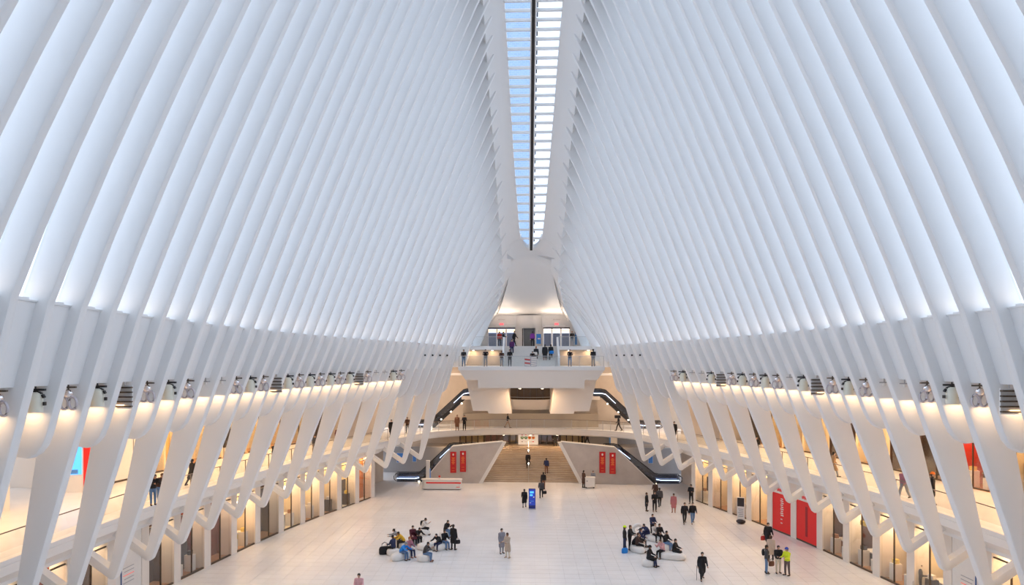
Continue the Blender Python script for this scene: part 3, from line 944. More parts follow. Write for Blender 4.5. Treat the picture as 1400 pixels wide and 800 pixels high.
# wing walls that lean in over the stair, with their slanted coping
for side, nm in SIDES:
    w = empty('wall_wing_' + nm, (0, 80, 0), kind='structure', label='veined stone wing wall %s of the broad stair, carrying red banners' % nm)
    mb = MB()
    o0, i0, i1, o1 = (11.9, 5.72, 3.1, 8.6) if side < 0 else (13.3, 5.72, 3.3, 9.1)
    poly = [(o0, 0), (i0, 0), (i1, 4.55), (o1, 4.0)]
    mb.prism([(side * x, 0, z) for x, z in poly], (0, 0.8, 0))
    mb.build('wall_face', MARBLE, w)
    mb = MB()
    mb.prism([(side * i0, -0.06, 0.0), (side * (i0 - 0.42), -0.06, 0.0), (side * (i1 - 0.38), -0.06, 4.5), (side * i1, -0.06, 4.55)], (0, 0.9, 0))
    mb.build('coping', OFFWHITE, w)
    mb = MB()
    mb.prism([(side * o1, -0.05, 4.0), (side * i1, -0.05, 4.55), (side * i1, -0.05, 4.63), (side * o1, -0.05, 4.08)], (0, 0.9, 0))
    mb.build('coping', OFFWHITE, w)
    mb = MB()
    mb.prism([(side * o0, -0.05, 0.0), (side * o1, -0.05, 4.0), (side * (o1 + 0.12), -0.05, 4.0), (side * (o0 + 0.12), -0.05, 0)], (0, 0.9, 0))
    mb.build('coping', OFFWHITE, w)

# red banners
BANNER = mat('banner_red', (0.60, 0.015, 0.015), 0.5)
BANNERTXT = mat('banner_orange_print', (0.85, 0.20, 0.05), 0.5)
BANNERWHITE = mat('banner_white_print', (0.92, 0.80, 0.75), 0.5)
for side, xs in ((-1, (8.5, 7.43)), (1, (7.75, 8.85))):
    for q, x in enumerate(xs):
        bz = 1.15 + (0.10 if (q == 1) == (side < 0) else 0.0)
        inner = (q == 1) if side < 0 else (q == 0)
        r = empty('banner', (side * x, 79.9, bz), label='red banner on the wing wall above the %s, the one nearer the %s' % (
            'red-striped desk' if side < 0 else 'white cart', 'stair' if inner else 'escalator'), cat='banner')
        mb = MB(); mb.box(-0.33, 0.33, -0.03, 0.03, 0, 2.3); r = mb.build('cloth', BANNER, r)
        mb = MB(); mb.prism([(0.0 + 0.10 * math.cos(a), -0.05, 2.0 + 0.13 * math.sin(a)) for a in [2 * math.pi * k / 10 for k in range(10)]], (0, 0.03, 0)); mb.build('emblem', BANNERWHITE, r)
        for k in range(6):
            mb = MB(); wd = 0.12 + 0.06 * ((k + q) % 2); mb.box(-wd, wd, -0.045, -0.025, 0.95 + 0.13 * k, 1.04 + 0.13 * k); mb.build('lettering', BANNERTXT, r)
        for k in range(2):
            mb = MB(); mb.box(-0.15, 0.15, -0.045, -0.025, 0.2 + 0.3 * k, 0.25 + 0.3 * k); mb.build('lettering', BANNERTXT, r)

# dark gold shopfronts of the terrace
for i in range(5):
    x0 = -8.8 + i * 3.14; x1 = x0 + 3.0
    lbl = ['first', 'second', 'third', 'fourth', 'fifth'][i]
    r = empty('terrace_shopfront', ((x0 + x1) / 2, 91.4, 3.05), label='dark bronze and amber shopfront under the gallery bridge, %s from the beige wall panel' % lbl, cat='shop')
    w = (x1 - x0) / 2
    mb = MB(); mb.box(-w, w, 1.6, 1.7, 0, 2.3); mb.build('back_wall', REDBROWN if i % 2 else GOLD, r)
    mb = MB(); mb.box(-w, w, 0.0, 1.7, 2.2, 2.3); mb.build('shop_ceiling', DARK, r)
    for q in range(5):
        mb = MB(); xx = -w + 2 * w * q / 4; mb.box(xx - 0.06, xx + 0.06, 0, 0.12, 0, 2.2); mb.build('mullion', DARK, r)
    for q in range(4):
        mb = MB(); xx = -w + 2 * w * q / 4; mb.box(xx + 0.07, xx + 2 * w / 4 - 0.07, 0.05, 0.07, 0.05, 2.15); mb.build('glass_pane', SHOPGLASS, r)
    lamp_area('lamp_light', r, (0, 0.9, 2.15), 2, 1, 25, WARM)
# sign with coloured route discs
r = empty('route_sign', (-0.25, 90.6, 2.95), label='white sign board with rows of red, green and orange discs over the stair head', cat='sign')
mb = MB(); mb.box(-1.23, 1.23, -0.06, 0.06, 0, 1.5); sign_root = r; r = mb.build('board', mat('sign_white', (0.85, 0.82, 0.78), 0.5, emit=0.25, emit_col=(1, .9, .8)), r)
cols = [('disc_red', (0.75, 0.03, 0.03)), ('disc_red', (0.75, 0.03, 0.03)), ('disc_red', (0.75, 0.03, 0.03)), ('disc_red', (0.75, 0.03, 0.03)),
        ('disc_green', (0.02, 0.28, 0.08)), ('disc_green', (0.02, 0.28, 0.08)), ('disc_orange', (0.90, 0.30, 0.02)), ('disc_orange2', (0.85, 0.36, 0.05))]
for q, (cn, c) in enumerate(cols):
    x = -0.75 + 0.46 * (q % 4); z = (1.36, 0.95)[q // 4]; rr = (0.15, 0.2)[q // 4]
    mb = MB(); mb.prism([(x + rr * math.cos(a), -0.075, z + min(0.13, rr * math.sin(a))) for a in [2 * math.pi * k / 14 for k in range(14)]], (0, 0.03, 0)); mb.build('route_disc', mat(cn, c, 0.5), r)
    if q >= 4:
        mb = MB(); mb.prism([(x + 0.07 * math.cos(a), -0.09, z + 0.08 * math.sin(a)) for a in [2 * math.pi * k / 10 for k in range(10)]], (0, 0.02, 0)); mb.build('disc_centre', OFFWHITE if q < 6 else MATS['disc_red'], r)
for x in (-0.75, 0.6):
    mb = MB(); mb.box(x - 0.12, x + 0.12, -0.075, -0.05, 0.4, 0.5); mb.build('printed_line', MATS['disc_red'] if x > 0 else GREYWALL, r)
mb = MB(); mb.box(-0.45, 0.45, -0.075, -0.05, 0.43, 0.47); mb.build('printed_line', GREYWALL, r)
for x in (-0.9, 0.9):
    mb = MB(); mb.tube([(x, 0, 1.5), (x, 0, 1.75)], 0.02, 6); mb.build('hanger', STEEL, sign_root)
# white kiosk with a blue header on the terrace
r = empty('information_kiosk', (10.1, 89.6, 3.05), label='white kiosk with a blue screen at the head of the right lower escalator', cat='kiosk')
mb = MB(); mb.box(-0.35, 0.45, -0.2, 0.2, 0, 1.9); mb.build('body', OFFWHITE, r)
mb = MB(); mb.box(-0.5, -0.35, -0.22, 0.22, 0, 1.9); mb.build('side_panel', BLUEPRINT, r)
mb = MB(); mb.box(-0.25, 0.4, -0.23, -0.2, 1.2, 1.75); mb.build('screen', BLUESCREEN, r)

# platform at the far end
pf = empty('floor_platform', (0, 77.5, 12.85), kind='structure', label='white viewing platform at the far end, carried on two slanted legs')
mb = MB(); mb.box(-7.75, 7.75, 0, 7.0, -0.42, 0); mb.build('deck', WHITE, pf)
mb = MB(); mb.prism([(-7.7, 0.05, -0.42), (-6.95, 0.05, -1.45), (-5.65, 0.05, -1.45), (-5.65, 0.05, -2.3), (5.65, 0.05, -2.3), (5.65, 0.05, -1.45), (6.95, 0.05, -1.45), (7.7, 0.05, -0.42)], (0, 6.8, 0))
mb.build('underside', CREAM, pf)
for s in (-1, 1):
    mb = MB()
    poly = [(7.1, 11.6), (2.6, 11.6), (2.1, 7.7), (4.6, 7.7), (4.7, 7.98), (6.3, 7.98)]
    mb.prism([(s * x, 1.9, z - 12.85) for x, z in poly], (0, 4.0, 0))
    mb.build('leg', CREAM, pf)
# upper landing with its stair
ul = empty('floor_landing', (0, 84, 15.1), kind='structure', label='upper landing in front of the doors at the far end')
mb = MB(); mb.box(-8.6, 8.6, 0, 9.4, -0.42, 0); mb.build('deck', WHITE, ul)
mb = MB(); mb.box(-8.6, 8.6, 0.7, 0.9, -2.3, -0.4); mb.build('under_wall', WARMWALL, ul)
us = empty('upper_stair', (0, 80, 12.85), label='short white stair from the far platform up to the doors', cat='stair')
n = 14
for i in range(n):
    mb = MB(); mb.box(-2.95, 2.95, i * 4.0 / n, 4.0, i * 2.25 / n, (i + 1) * 2.25 / n); mb.build('step', OFFWHITE, us)
for s in (-1, 1):
    mb = MB(); x = s * 3.05
    mb.prism([(x - 0.1, -0.3, 0.0), (x - 0.1, 4.0, 2.25), (x - 0.1, 4.0, 3.3), (x - 0.1, -0.3, 0.95)], (0.2, 0, 0)); mb.build('balustrade', WHITE, us)
glass_railing([(-7.65 + 15.3 * i / 6, 77.62) for i in range(7)], 12.85, 'glass railing along the front of the far platform', post_m=STEEL, top_m=STEEL)
glass_railing([(-8.4 + 5.2 * i / 3, 84.1) for i in range(4)], 15.1, 'glass railing of the upper landing beside the stair, by the plain doors', post_m=STEEL, top_m=STEEL)
glass_railing([(3.2 + 5.2 * i / 3, 84.1) for i in range(4)], 15.1, 'glass railing of the upper landing beside the blue feather flag', post_m=STEEL, top_m=STEEL)
# striped board on the platform railing
r = empty('striped_board', (-0.05, 77.45, 12.87), label='white striped board fixed to the far platform railing', cat='sign')
mb = MB(); mb.box(-0.65, 0.65, -0.03, 0.03, 0, 1.0); r = mb.build('board', mat('grey_board', (0.42, 0.43, 0.5), 0.5), r)
for k in range(5):
    for s in (-1, 1):
        mb = MB(); z = 0.1 + 0.19 * k
        mb.prism([(s * 0.63, -0.045, z), (s * 0.05, -0.045, z - 0.06), (s * 0.05, -0.045, z + 0.04), (s * 0.63, -0.045, z + 0.11)], (0, 0.02, 0))
        mb.build('stripe', WHITEGOODS if (k, s) not in ((1, -1), (3, -1)) else REDGOODS, r)

# door wall of the upper landing
dw = empty('wall_end', (0, 91.4, 15.1), kind='structure', label='grey end wall with a rounded drum between two groups of glazed doors')
LIGHTGREY = mat('light_grey_wall', (0.70, 0.70, 0.71), 0.5)
mb = MB()
mb.box(-9, -5.3, 0, 0.4, 0, 5); mb.box(-1.85, 1.6, 0, 0.4, 0, 5); mb.box(4.95, 9, 0, 0.4, 0, 5); mb.box(-5.3, -1.85, 0, 0.4, 2.45, 5); mb.box(1.6, 4.95, 0, 0.4, 2.45, 5)
mb.build('wall_face', LIGHTGREY, dw)
mb = MB(); rings = []
for z in (0, 2.5, 3.95):
    rings.append([(-0.12 + 1.75 * math.cos(a), 0.5 - 1.5 * math.sin(a), z) for a in [math.pi * k / 16 for k in range(17)]])
# drum with an opening in the middle: left cheek, right cheek and head
for a0, a1, z0, z1 in ((0.0, 0.36, 0, 2.35), (0.64, 1.0, 0, 2.35), (0.0, 1.0, 2.35, 3.95)):
    seg = [math.pi * (a0 + (a1 - a0) * k / 10) for k in range(11)]
    out = [(-0.12 + 1.75 * math.cos(a), 0.5 - 1.3 * math.sin(a)) for a in seg]
    inn = [(-0.12 + 1.6 * math.cos(a), 0.5 - 1.15 * math.sin(a)) for a in reversed(seg)]
    ring = out + inn
    mb.loft([[(x, y, z0) for x, y in ring], [(x, y, z1) for x, y in ring]])
mb.build('drum', LIGHTGREY, dw, smooth=30)
mb = MB(); mb.box(-0.95, 0.75, -0.3, -0.25, 0, 2.3); mb.build('drum_door', mat('dark_grey_glass', (0.16, 0.17, 0.18), 0.25), dw)
mb = MB(); mb.box(-1.0, -0.9, -0.75, -0.3, 0, 2.3); mb.build('drum_jamb', BLACK, dw)
for gx0, gx1, nm in ((-5.3, -1.85, 'door_1'), (1.6, 4.95, 'door_2')):
    d = empty(nm, ((gx0 + gx1) / 2, 91.5, 15.1), kind='structure', label='row of glazed doors with warm lamps overhead')
    w = (gx1 - gx0) / 2
    mb = MB(); mb.box(-w, w, -0.05, 0.2, 2.3, 2.46); mb.build('header', BLACK, d)
    for q in range(4):
        x = -w + 2 * w * q / 3
        mb = MB(); mb.box(x - 0.08, x + 0.08, -0.02, 0.14, 0, 2.3); mb.build('jamb', CREAM, d)
    for q in range(3):
        x0 = -w + 2 * w * q / 3 + 0.1; x1 = x0 + 2 * w / 3 - 0.2
        mb = MB(); mb.box(x0, x1, 0.02, 0.06, 0.05, 1.75); mb.build('glass_leaf', mat('blue_grey_glass', (0.20, 0.24, 0.36), 0.15), d)
        mb = MB(); mb.box(x0, x1, 0.05, 0.08, 1.85, 2.25); mb.build('lamp_panel', mat('warm_lamp_panel', (1, .8, .5), 0.5, emit=1.6, emit_col=(1, .72, .38)), d)
    mb = MB(); mb.box(-0.25, 0.25, -0.25, -0.17, 2.75, 2.98); mb.build('exit_sign', mat('exit_red', (0.9, 0.1, 0.12), 0.5, emit=0.8, emit_col=(1, 0.15, 0.18)), d)
    for q in range(8):
        mb = MB(); mb.box(-0.42 + 0.11 * q, -0.36 + 0.11 * q, -0.14, -0.1, 3.38, 3.48 + 0.02 * (q % 2)); mb.build('wall_letter', GREYWALL, d)
# sloping side walls of the end bay
for side, nm in SIDES:
    rings = []
    for D, bu, tu, tz in ((85.7, 6.9, 4.3, 20.8), (88, 6.7, 4.3, 19.9), (91.6, 6.5, 4.5, 19.15)):
        rings.append([(side * bu, D, 15.05), (side * tu, D, tz), (side * (tu + 0.5), D, tz + 0.4), (side * (bu + 0.5), D, 15.05)])
    mb = MB(); mb.loft(rings)
    tag(mb.build('wall_end_' + nm, LIGHTGREY), 'smooth sloping %s side wall of the end bay' % nm, kind='structure')
# blue feather flag and blue poster on the landing
r = empty('feather_flag', (5.3, 86.0, 15.1), label='tall narrow blue feather flag on the upper landing', cat='flag')
mb = MB(); mb.prism([(-0.12, 0, 0.2), (0.16, 0, 0.2), (0.12, 0, 1.7), (0.0, 0, 2.55), (-0.06, 0, 1.8)], (0, 0.03, 0)); mb.build('cloth', mat('flag_blue', (0.03, 0.22, 0.55), 0.6), r)
mb = MB(); mb.tube([(-0.12, 0.02, 0), (-0.1, 0.02, 1.8), (0, 0.02, 2.58)], 0.02, 6); mb.cyl((-0.1, 0, 0), 0.22, 0.04, 12); mb.build('pole', BLACK, r)
r = empty('poster_stand', (1.0, 88.6, 15.1), label='blue poster stand beside the rounded drum', cat='poster')
mb = MB(); mb.box(-0.28, 0.28, -0.03, 0.03, 0.35, 1.55); mb.build('poster', mat('poster_blue', (0.04, 0.25, 0.70), 0.4), r)
mb = MB(); mb.box(-0.12, 0.2, -0.045, -0.02, 0.9, 1.05); mb.build('printed_line', OFFWHITE, r)
mb = MB(); mb.tube([(0, 0.04, 0), (0, 0.04, 1.9)], 0.02, 6); mb.cyl((0, 0.04, 0), 0.2, 0.03, 12); mb.ball((0, 0.02, 1.9), 0.09, 0.04, 0.09, 8, 6); mb.build('stand', STEEL, r)

# mid level behind the legs
slab('floor_mid', 'mid-level landing slabs at the heads of the upper escalators', CREAM, (-8.2, -3.9, 86.8, 93.6, 8.8, 9.2), (3.9, 8.2, 86.8, 93.6, 8.8, 9.2))
slab('trim_1', 'white floor edges showing either side of the far platform', WHITE, (-12, -8.0, 85.6, 86.4, 11.7, 11.95), (8.0, 12, 85.6, 86.4, 11.7, 11.95))
slab('wall_mid', 'plain warm walls below the upper escalators', WARMWALL, (-8.2, -2.6, 89.4, 89.8, 5.4, 8.8), (2.6, 8.2, 89.4, 89.8, 5.4, 8.8))
slab('wall_low', 'low beige wall behind the gallery bridge', mat('shaded_beige', (0.52, 0.45, 0.36), 0.5), (-8.2, 8.2, 88.7, 89.2, 5.4, 7.0))  # beige slightly darker than the warm stone wall behind
r = empty('balcony', (0, 90.2, 7.6), label='curved cream balcony with a dark glazed opening behind, between the platform legs', cat='balcony')
mb = MB(); seg = [math.pi * k / 12 for k in range(13)]
ring = [(2.5 * math.cos(a), -1.2 * math.sin(a)) for a in seg] + [(2.3 * math.cos(a), -1.0 * math.sin(a)) for a in reversed(seg)]
mb.loft([[(x, y, 0) for x, y in ring], [(x, y, 1.05) for x, y in ring]]); mb.build('parapet', CREAM, r, smooth=30)
mb = MB(); mb.prism([(x, y, -0.15) for x, y in ring[:13]], (0, 0, 0.2)); mb.build('balcony_floor', CREAM, r)
mb = MB(); mb.box(-2.4, 2.4, 1.0, 1.1, 0.0, 2.9); mb.build('dark_glazing', mat('dark_amber_glass', (0.12, 0.08, 0.05), 0.2), r)
for k in range(7):
    mb = MB(); x = -2.4 + 0.8 * k; mb.box(x - 0.05, x + 0.05, 0.9, 1.0, 0, 2.9); mb.build('mullion', DARK, r)
mb = MB(); mb.tube([(x * 0.98, y, 1.35) for x, y in ring[:13]], 0.03, 6); mb.build('handrail', STEEL, r)

# ------------------------------------------------------------------ escalators (run across the hall end)
SMOKED = glass_mat('smoked_glass', (0.42, 0.45, 0.52), 0.12)
def escalator(x_low, z_low, x_high, z_high, Y, label, width=1.0, glow=True):
    s = 1 if x_high > x_low else -1
    r = empty('escalator', (x_low, Y, z_low), label=label, cat='escalator')
    R, H = abs(x_high - x_low), z_high - z_low
    flat = 2.0
    prof = [(-flat, 0), (0.0, 0), (0.5, 0.1), (R - 0.5, H - 0.1), (R, H), (R + 0.9, H)]
    def q(a, y, z): return (s * a, y, z)
    # truss
    mb = MB(); rings = []
    for a, z in prof:
        rings.append([q(a, -0.15, z - 0.5 if 0 < a < R else z - 0.15), q(a, width + 0.15, z - 0.5 if 0 < a < R else z - 0.15), q(a, width + 0.15, z + 0.02), q(a, -0.15, z + 0.02)])
    mb.loft(rings); mb.build('truss', BLACK, r)
    # steps
    ns = int(R / 0.4)
    for i in range(ns):
        a = R * (i + 0.5) / ns; z = H * (i + 0.5) / ns
        mb = MB(); c = q(a, width / 2, z + 0.08)
        mb.box(c[0] - 0.2, c[0] + 0.2, 0.05, width - 0.05, c[2] - 0.12, c[2]); mb.build('step', STEEL, r)
    for y in (-0.08, width + 0.02):
        mb = MB(); rings = []
        for a, z in prof:
            rings.append([q(a, y, z), q(a, y + 0.05, z), q(a, y + 0.05, z + 0.8), q(a, y, z + 0.8)])
        mb.loft(rings); bal = mb.build('balustrade_glass', SMOKED, r)
        top = [q(a, y + 0.025, z + 0.86) for a, z in prof]
        low_end = [q(-flat - 0.05, y + 0.025, 0.05), q(-flat - 0.30, y + 0.025, 0.25), q(-flat - 0.32, y + 0.025, 0.6), q(-flat - 0.12, y + 0.025, 0.84)]
        hi_end = [q(R + 1.1, y + 0.025, H + 0.82), q(R + 1.25, y + 0.025, H + 0.55), q(R + 1.2, y + 0.025, H + 0.25), q(R + 0.95, y + 0.025, H + 0.05)]
        mb = MB(); mb.tube(low_end + top + hi_end, 0.045, 8); mb.build('handrail', BLACK, bal, smooth=60)
        if glow:
            rings = []
            for a, z in prof:
                rings.append([q(a, y - 0.03, z + 0.30), q(a, y + 0.0, z + 0.30), q(a, y + 0.0, z + 0.39), q(a, y - 0.03, z + 0.39)])
            up_mid = [tuple(a[j] * 0.3 + b[j] * 0.7 for j in range(3)) for a, b in zip(rings[2], rings[3])]
            mb = MB(); mb.loft(rings[:3]); mb.build('skirt_light', COOLSTRIP, bal)
            mb = MB(); mb.loft([up_mid] + rings[3:]); mb.build('skirt_light', COOLSTRIP, bal)
    for i in range(4):
        t = (0.12, 0.36, 0.6, 0.86)[i]
        mb = MB(); c = q(R * t, -0.24, H * t - 0.35); mb.ball(c, 0.08, 0.05, 0.08, 8, 6); mb.build('truss_lamp', LAMPON, r)
    return r
escalator(-12.9, 0, -8.6, 3.35, 80.9, 'lower escalator rising behind the red-striped desk')
escalator(14.2, 0, 9.2, 3.35, 80.9, 'lower escalator rising behind the waiting shoppers by the last shop pier')
escalator(-12.4, G_Z, -7.5, 9.2, 87.2, 'upper escalator from the gallery bridge on the side of the red-striped desk')
escalator(13.3, G_Z, 8.4, 9.2, 87.2, 'upper escalator from the gallery bridge on the side of the white cart')

# posters on the grey lobby wall
for x, z, w, h, m, nm in ((-15.6, 1.2, 0.42, 1.1, BLUEPRINT, 'large blue poster on the grey wall behind the left lower escalator'),
                          (-13.9, 1.3, 0.2, 0.8, BLUEPRINT, 'narrow blue poster on the grey wall behind the left lower escalator'),
                          (-16.4, 1.9, 0.22, 0.3, REDGOODS, 'small red plate on the grey wall beside the large blue poster'),
                          (14.2, 1.3, 0.25, 0.8, BLUEPRINT, 'narrow blue poster on the grey wall behind the right lower escalator')):
    r = empty('poster', (x, 87.3, z), label=nm, cat='poster')
    mb = MB(); mb.box(-w, w, -0.02, 0.02, 0, h); mb.build('sheet', m, r)
    mb = MB(); mb.box(-w - 0.04, w + 0.04, 0.02, 0.05, -0.04, h + 0.04); mb.build('backing', OFFWHITE, r)

# lobby lamps: round downlights under the bridge, the platform and the lobby ceilings
def downlight(x, y, z, watts, label, grp, r=0.16):
    e = empty('downlight', (x, y, z), label=label, cat='lamp', group=grp)
    mb = MB(); mb.cyl((0, 0, -0.06), r, 0.08, 14); mb.build('housing', WHITE, e)
    mb = MB(); mb.cyl((0, 0, -0.075), r * 0.8, 0.02, 14); mb.build('lens', LAMPON, e)
    lamp_area('lamp_light', e, (0, 0, -0.1), 0.6, 0.6, watts)
for x in (-10, -6.5, -3.2, 0, 3.2, 6.5, 10):
    downlight(x, 87.6 - 0.01 * x * x, 4.58, END_W * 0.22, 'round downlight under the gallery bridge', 'downlights under the gallery bridge')
for s in (-1, 1):
    for x, y in ((10.5, 80), (13.5, 82.5), (10.5, 86), (13.5, 89)):
        downlight(s * x, y, 14.38, END_W, 'round downlight in the lobby ceiling beside the far platform', 'downlights in the lobby ceiling')
for x in (-6.6, -4.4, 4.4, 6.6):
    downlight(x, 84.2, 14.66, 13, 'round downlight added to warm the wall under the upper landing', 'downlights added to warm the wall under the upper landing')  # added lamps that warm the wall below the landing
for x in (-1.2, 1.2):
    downlight(x, 78.4, 10.5, END_W * 0.6, 'round downlight under the far platform, between its legs', 'downlights under the far platform')
for x in (-3, 3):
    e = empty('cove_lamp', (x, 88.5, 17.6), label='warm cove lamp washing the end vault over the doors', cat='lamp', group='cove lamps over the doors')
    mb = MB(); mb.box(-1.2, 1.2, -0.1, 0.1, 0, 0.1); mb.tube([(0, 0, 0), (0, 2.9, 0)], 0.03, 6); mb.build('housing', WHITE, e)
    lamp_area('lamp_light', e, (0, 0, 0.16), 2.2, 0.3, 80, (1, 0.78, 0.6), rot=(math.pi, 0, 0))

# ------------------------------------------------------------------ free-standing things on the hall floor
r = empty('reception_desk', (-9.3, 76.3, 0), label='long white desk with a red stripe in front of the wing wall', cat='desk')
def rounded(x0, x1, y0, y1, rad, nseg=5):
    pts = []
    for cx, cy, a0 in ((x1 - rad, y0 + rad, -90), (x1 - rad, y1 - rad, 0), (x0 + rad, y1 - rad, 90), (x0 + rad, y0 + rad, 180)):
        for k in range(nseg + 1):
            a = math.radians(a0 + 90 * k / nseg); pts.append((cx + rad * math.cos(a), cy + rad * math.sin(a)))
    return pts
def rslab(mb, ring, z0, z1): mb.loft([[(x, y, z0) for x, y in ring], [(x, y, z1) for x, y in ring]])
mb = MB(); rslab(mb, rounded(-2.1, 2.05, -0.45, 0.45, 0.35), 0.08, 1.0); body = mb.build('body', WHITEGOODS, r, smooth=40)
mb = MB(); rslab(mb, rounded(-2.0, 1.95, -0.38, 0.38, 0.3), 0.0, 0.08); mb.build('plinth', DARK, r)
mb = MB(); mb.box(-1.65, 2.0, -0.47, -0.44, 0.66, 0.80); mb.build('red_stripe', REDPANEL, body)
mb = MB(); rslab(mb, rounded(-2.2, 2.1, -0.5, 0.5, 0.38), 1.0, 1.07); mb.build('top', OFFWHITE, r, smooth=40)
for q in range(4):
    mb = MB(); mb.box(1.5 + 0.1 * q, 1.57 + 0.1 * q, -0.465, -0.44, 0.25, 0.33); mb.build('letter', REDPANEL, body)
o = empty('desk_display', (-9.6, 76.3, 1.07), label='small red-topped display standing on the long white desk', cat='display')
mb = MB(); mb.box(-0.12, 0.12, -0.08, 0.08, 0, 0.12); mb.build('base', OFFWHITE, o)
mb = MB(); mb.ball((0, 0, 0.25), 0.12, 0.1, 0.14, 8, 6); mb.build('top', REDGOODS, o)
mb = MB(); rslab(mb, rounded(-0.2, 0.2, -0.2, 0.2, 0.05), 0, 2.6)
r = empty('sign_pylon', (-11.2, 79.2, 0), label='slim pale pylon standing behind the end of the long white desk', cat='pylon')
mb.build('shaft', OFFWHITE, r); mb = MB(); mb.box(0.2, 0.3, -0.1, 0.1, 0.6, 1.7); mb.build('side_plate', BLUEPRINT, r)

r = empty('information_totem', (0.0, 66.6, 0), label='upright blue information totem in the middle of the floor', cat='totem')
mb = MB(); mb.box(-0.31, 0.31, -0.09, 0.09, 0.06, 1.85); mb.build('body', mat('totem_blue', (0.015, 0.03, 0.22), 0.35), r)
mb = MB(); mb.box(-0.34, 0.34, -0.2, 0.2, 0, 0.06); mb.build('foot', STEEL, r)
mb = MB(); mb.box(-0.27, 0.27, -0.105, -0.085, 0.35, 1.78); scr = mb.build('screen', mat('totem_screen', (0.02, 0.05, 0.35), 0.3, emit=0.35, emit_col=(0.03, 0.07, 0.55)), r)
for q, (x0, x1, z0, z1, m) in enumerate(((-0.2, 0.15, 1.45, 1.62, BLUESCREEN), (-0.2, 0.05, 1.2, 1.36, BLUESCREEN), (0.1, 0.2, 1.05, 1.15, OFFWHITE), (-0.15, 0.15, 0.7, 0.76, BLUEPRINT), (-0.2, -0.1, 0.55, 0.6, OFFWHITE))):
    mb = MB(); mb.box(x0, x1, -0.115, -0.1, z0, z1); mb.build('screen_text', m, scr)

r = empty('vendor_cart', (6.2, 77.7, 0), label='white square cart on black castors by the foot of the stair', cat='cart')
mb = MB(); mb.box(-0.5, 0.5, -0.35, 0.35, 0.15, 1.1); mb.build('body', WHITEGOODS, r)
mb = MB(); mb.box(-0.54, 0.54, -0.4, 0.4, 1.1, 1.16); mb.build('top', OFFWHITE, r)
for x in (-0.4, 0.4):
    for y in (-0.25, 0.25):
        mb = MB(); mb.ball((x, y, 0.08), 0.08, 0.06, 0.08, 8, 6); mb.build('castor', BLACK, r)
mb = MB(); mb.ball((-0.32, -0.36, 0.78), 0.08, 0.03, 0.08, 8, 6); mb.build('badge', GREYWALL, r)

r = empty('poster_sign', (17.2, 61.4, 0), rotz=-0.45, label='standing dark and white poster sign beside the stall shop', cat='sign')
mb = MB(); mb.box(-0.3, 0.3, -0.04, 0.04, 0.15, 2.2); mb.build('board', OFFWHITE, r)
mb = MB(); mb.box(-0.27, 0.27, -0.06, -0.03, 1.45, 2.15); mb.build('picture', DARKGOODS, r)
for q in range(5):
    mb = MB(); mb.box(-0.2 + 0.05 * (q % 2), 0.2, -0.055, -0.035, 0.6 + 0.15 * q, 0.66 + 0.15 * q); mb.build('printed_line', GREYWALL, r)
mb = MB(); mb.ball((0, 0, 0.2), 0.38, 0.3, 0.2, 12, 8); mb.build('base', DARKGOODS, r)

# blue and red screen kiosk on the left gallery
r = empty('screen_kiosk', (-28.7, 44.3, 5.4), rotz=0.35, label='white kiosk with a blue screen and a red side panel off the left gallery', cat='kiosk')
mb = MB(); mb.box(-0.9, 0.6, -0.25, 0.25, 0, 3.0); mb.build('body', WHITEGOODS, r)
mb = MB(); mb.box(0.6, 0.95, -0.3, 0.25, 0, 3.0); mb.build('red_panel', REDPANEL, r)
mb = MB(); mb.box(-0.75, 0.5, -0.29, -0.25, 1.1, 2.9); mb.build('screen', BLUESCREEN, r)
mb = MB(); mb.box(-0.6, 0.3, -0.31, -0.28, 1.15, 1.4); mb.build('screen_text', BLUEPRINT, r)
slab('wall_corridor', 'cream end walls of the corridor off the left gallery', CREAM, (-38, -37.6, 30, 52, 5.4, 10.6), (-38, -28.3, 45.5, 45.8, 5.4, 10.6))

# ------------------------------------------------------------------ pebble seats
def pebble(L, W, H, dips=0.0, seed=0):
    rnd = random.Random(seed); mb = MB(); rings = []
    prof = [(0.0, 0.80), (0.06, 0.9), (0.3, 1.0), (0.65, 1.0), (0.88, 0.9), (0.97, 0.72), (1.0, 0.45)]
    n = 24
    for t, s in prof:
        rg = []
        for k in range(n):
            a = 2 * math.pi * k / n
            rr = 1 - dips * abs(math.sin(a)) ** 3
            rg.append((L / 2 * s * rr * math.cos(a), W / 2 * s * rr * math.sin(a), H * t))
        rings.append(rg)
    mb.loft(rings)
    return mb.mesh('seat_body', mat('white_seat', (0.84, 0.82, 0.79), 0.35), smooth=60)
SEAT_BLOCK = pebble(0.95, 0.75, 0.45)
SEAT_ROUND = pebble(1.25, 1.0, 0.45)
SEAT_BEAN = pebble(2.1, 1.05, 0.48, 0.22)
SEAT_LONG = pebble(1.5, 0.8, 0.46, 0.1)
def seat(me, x, y, rz, label, group=None):
    r = empty('pebble_seat', (x, y, 0), rz, label, 'seat', group)
    put('seat_body', me, r)
    mb = MB(); mb.box(-0.25, 0.25, -0.2, 0.2, 0.0, 0.015); put('foot_pad', mb.mesh('foot_pad', GREYWALL), r)
    return r

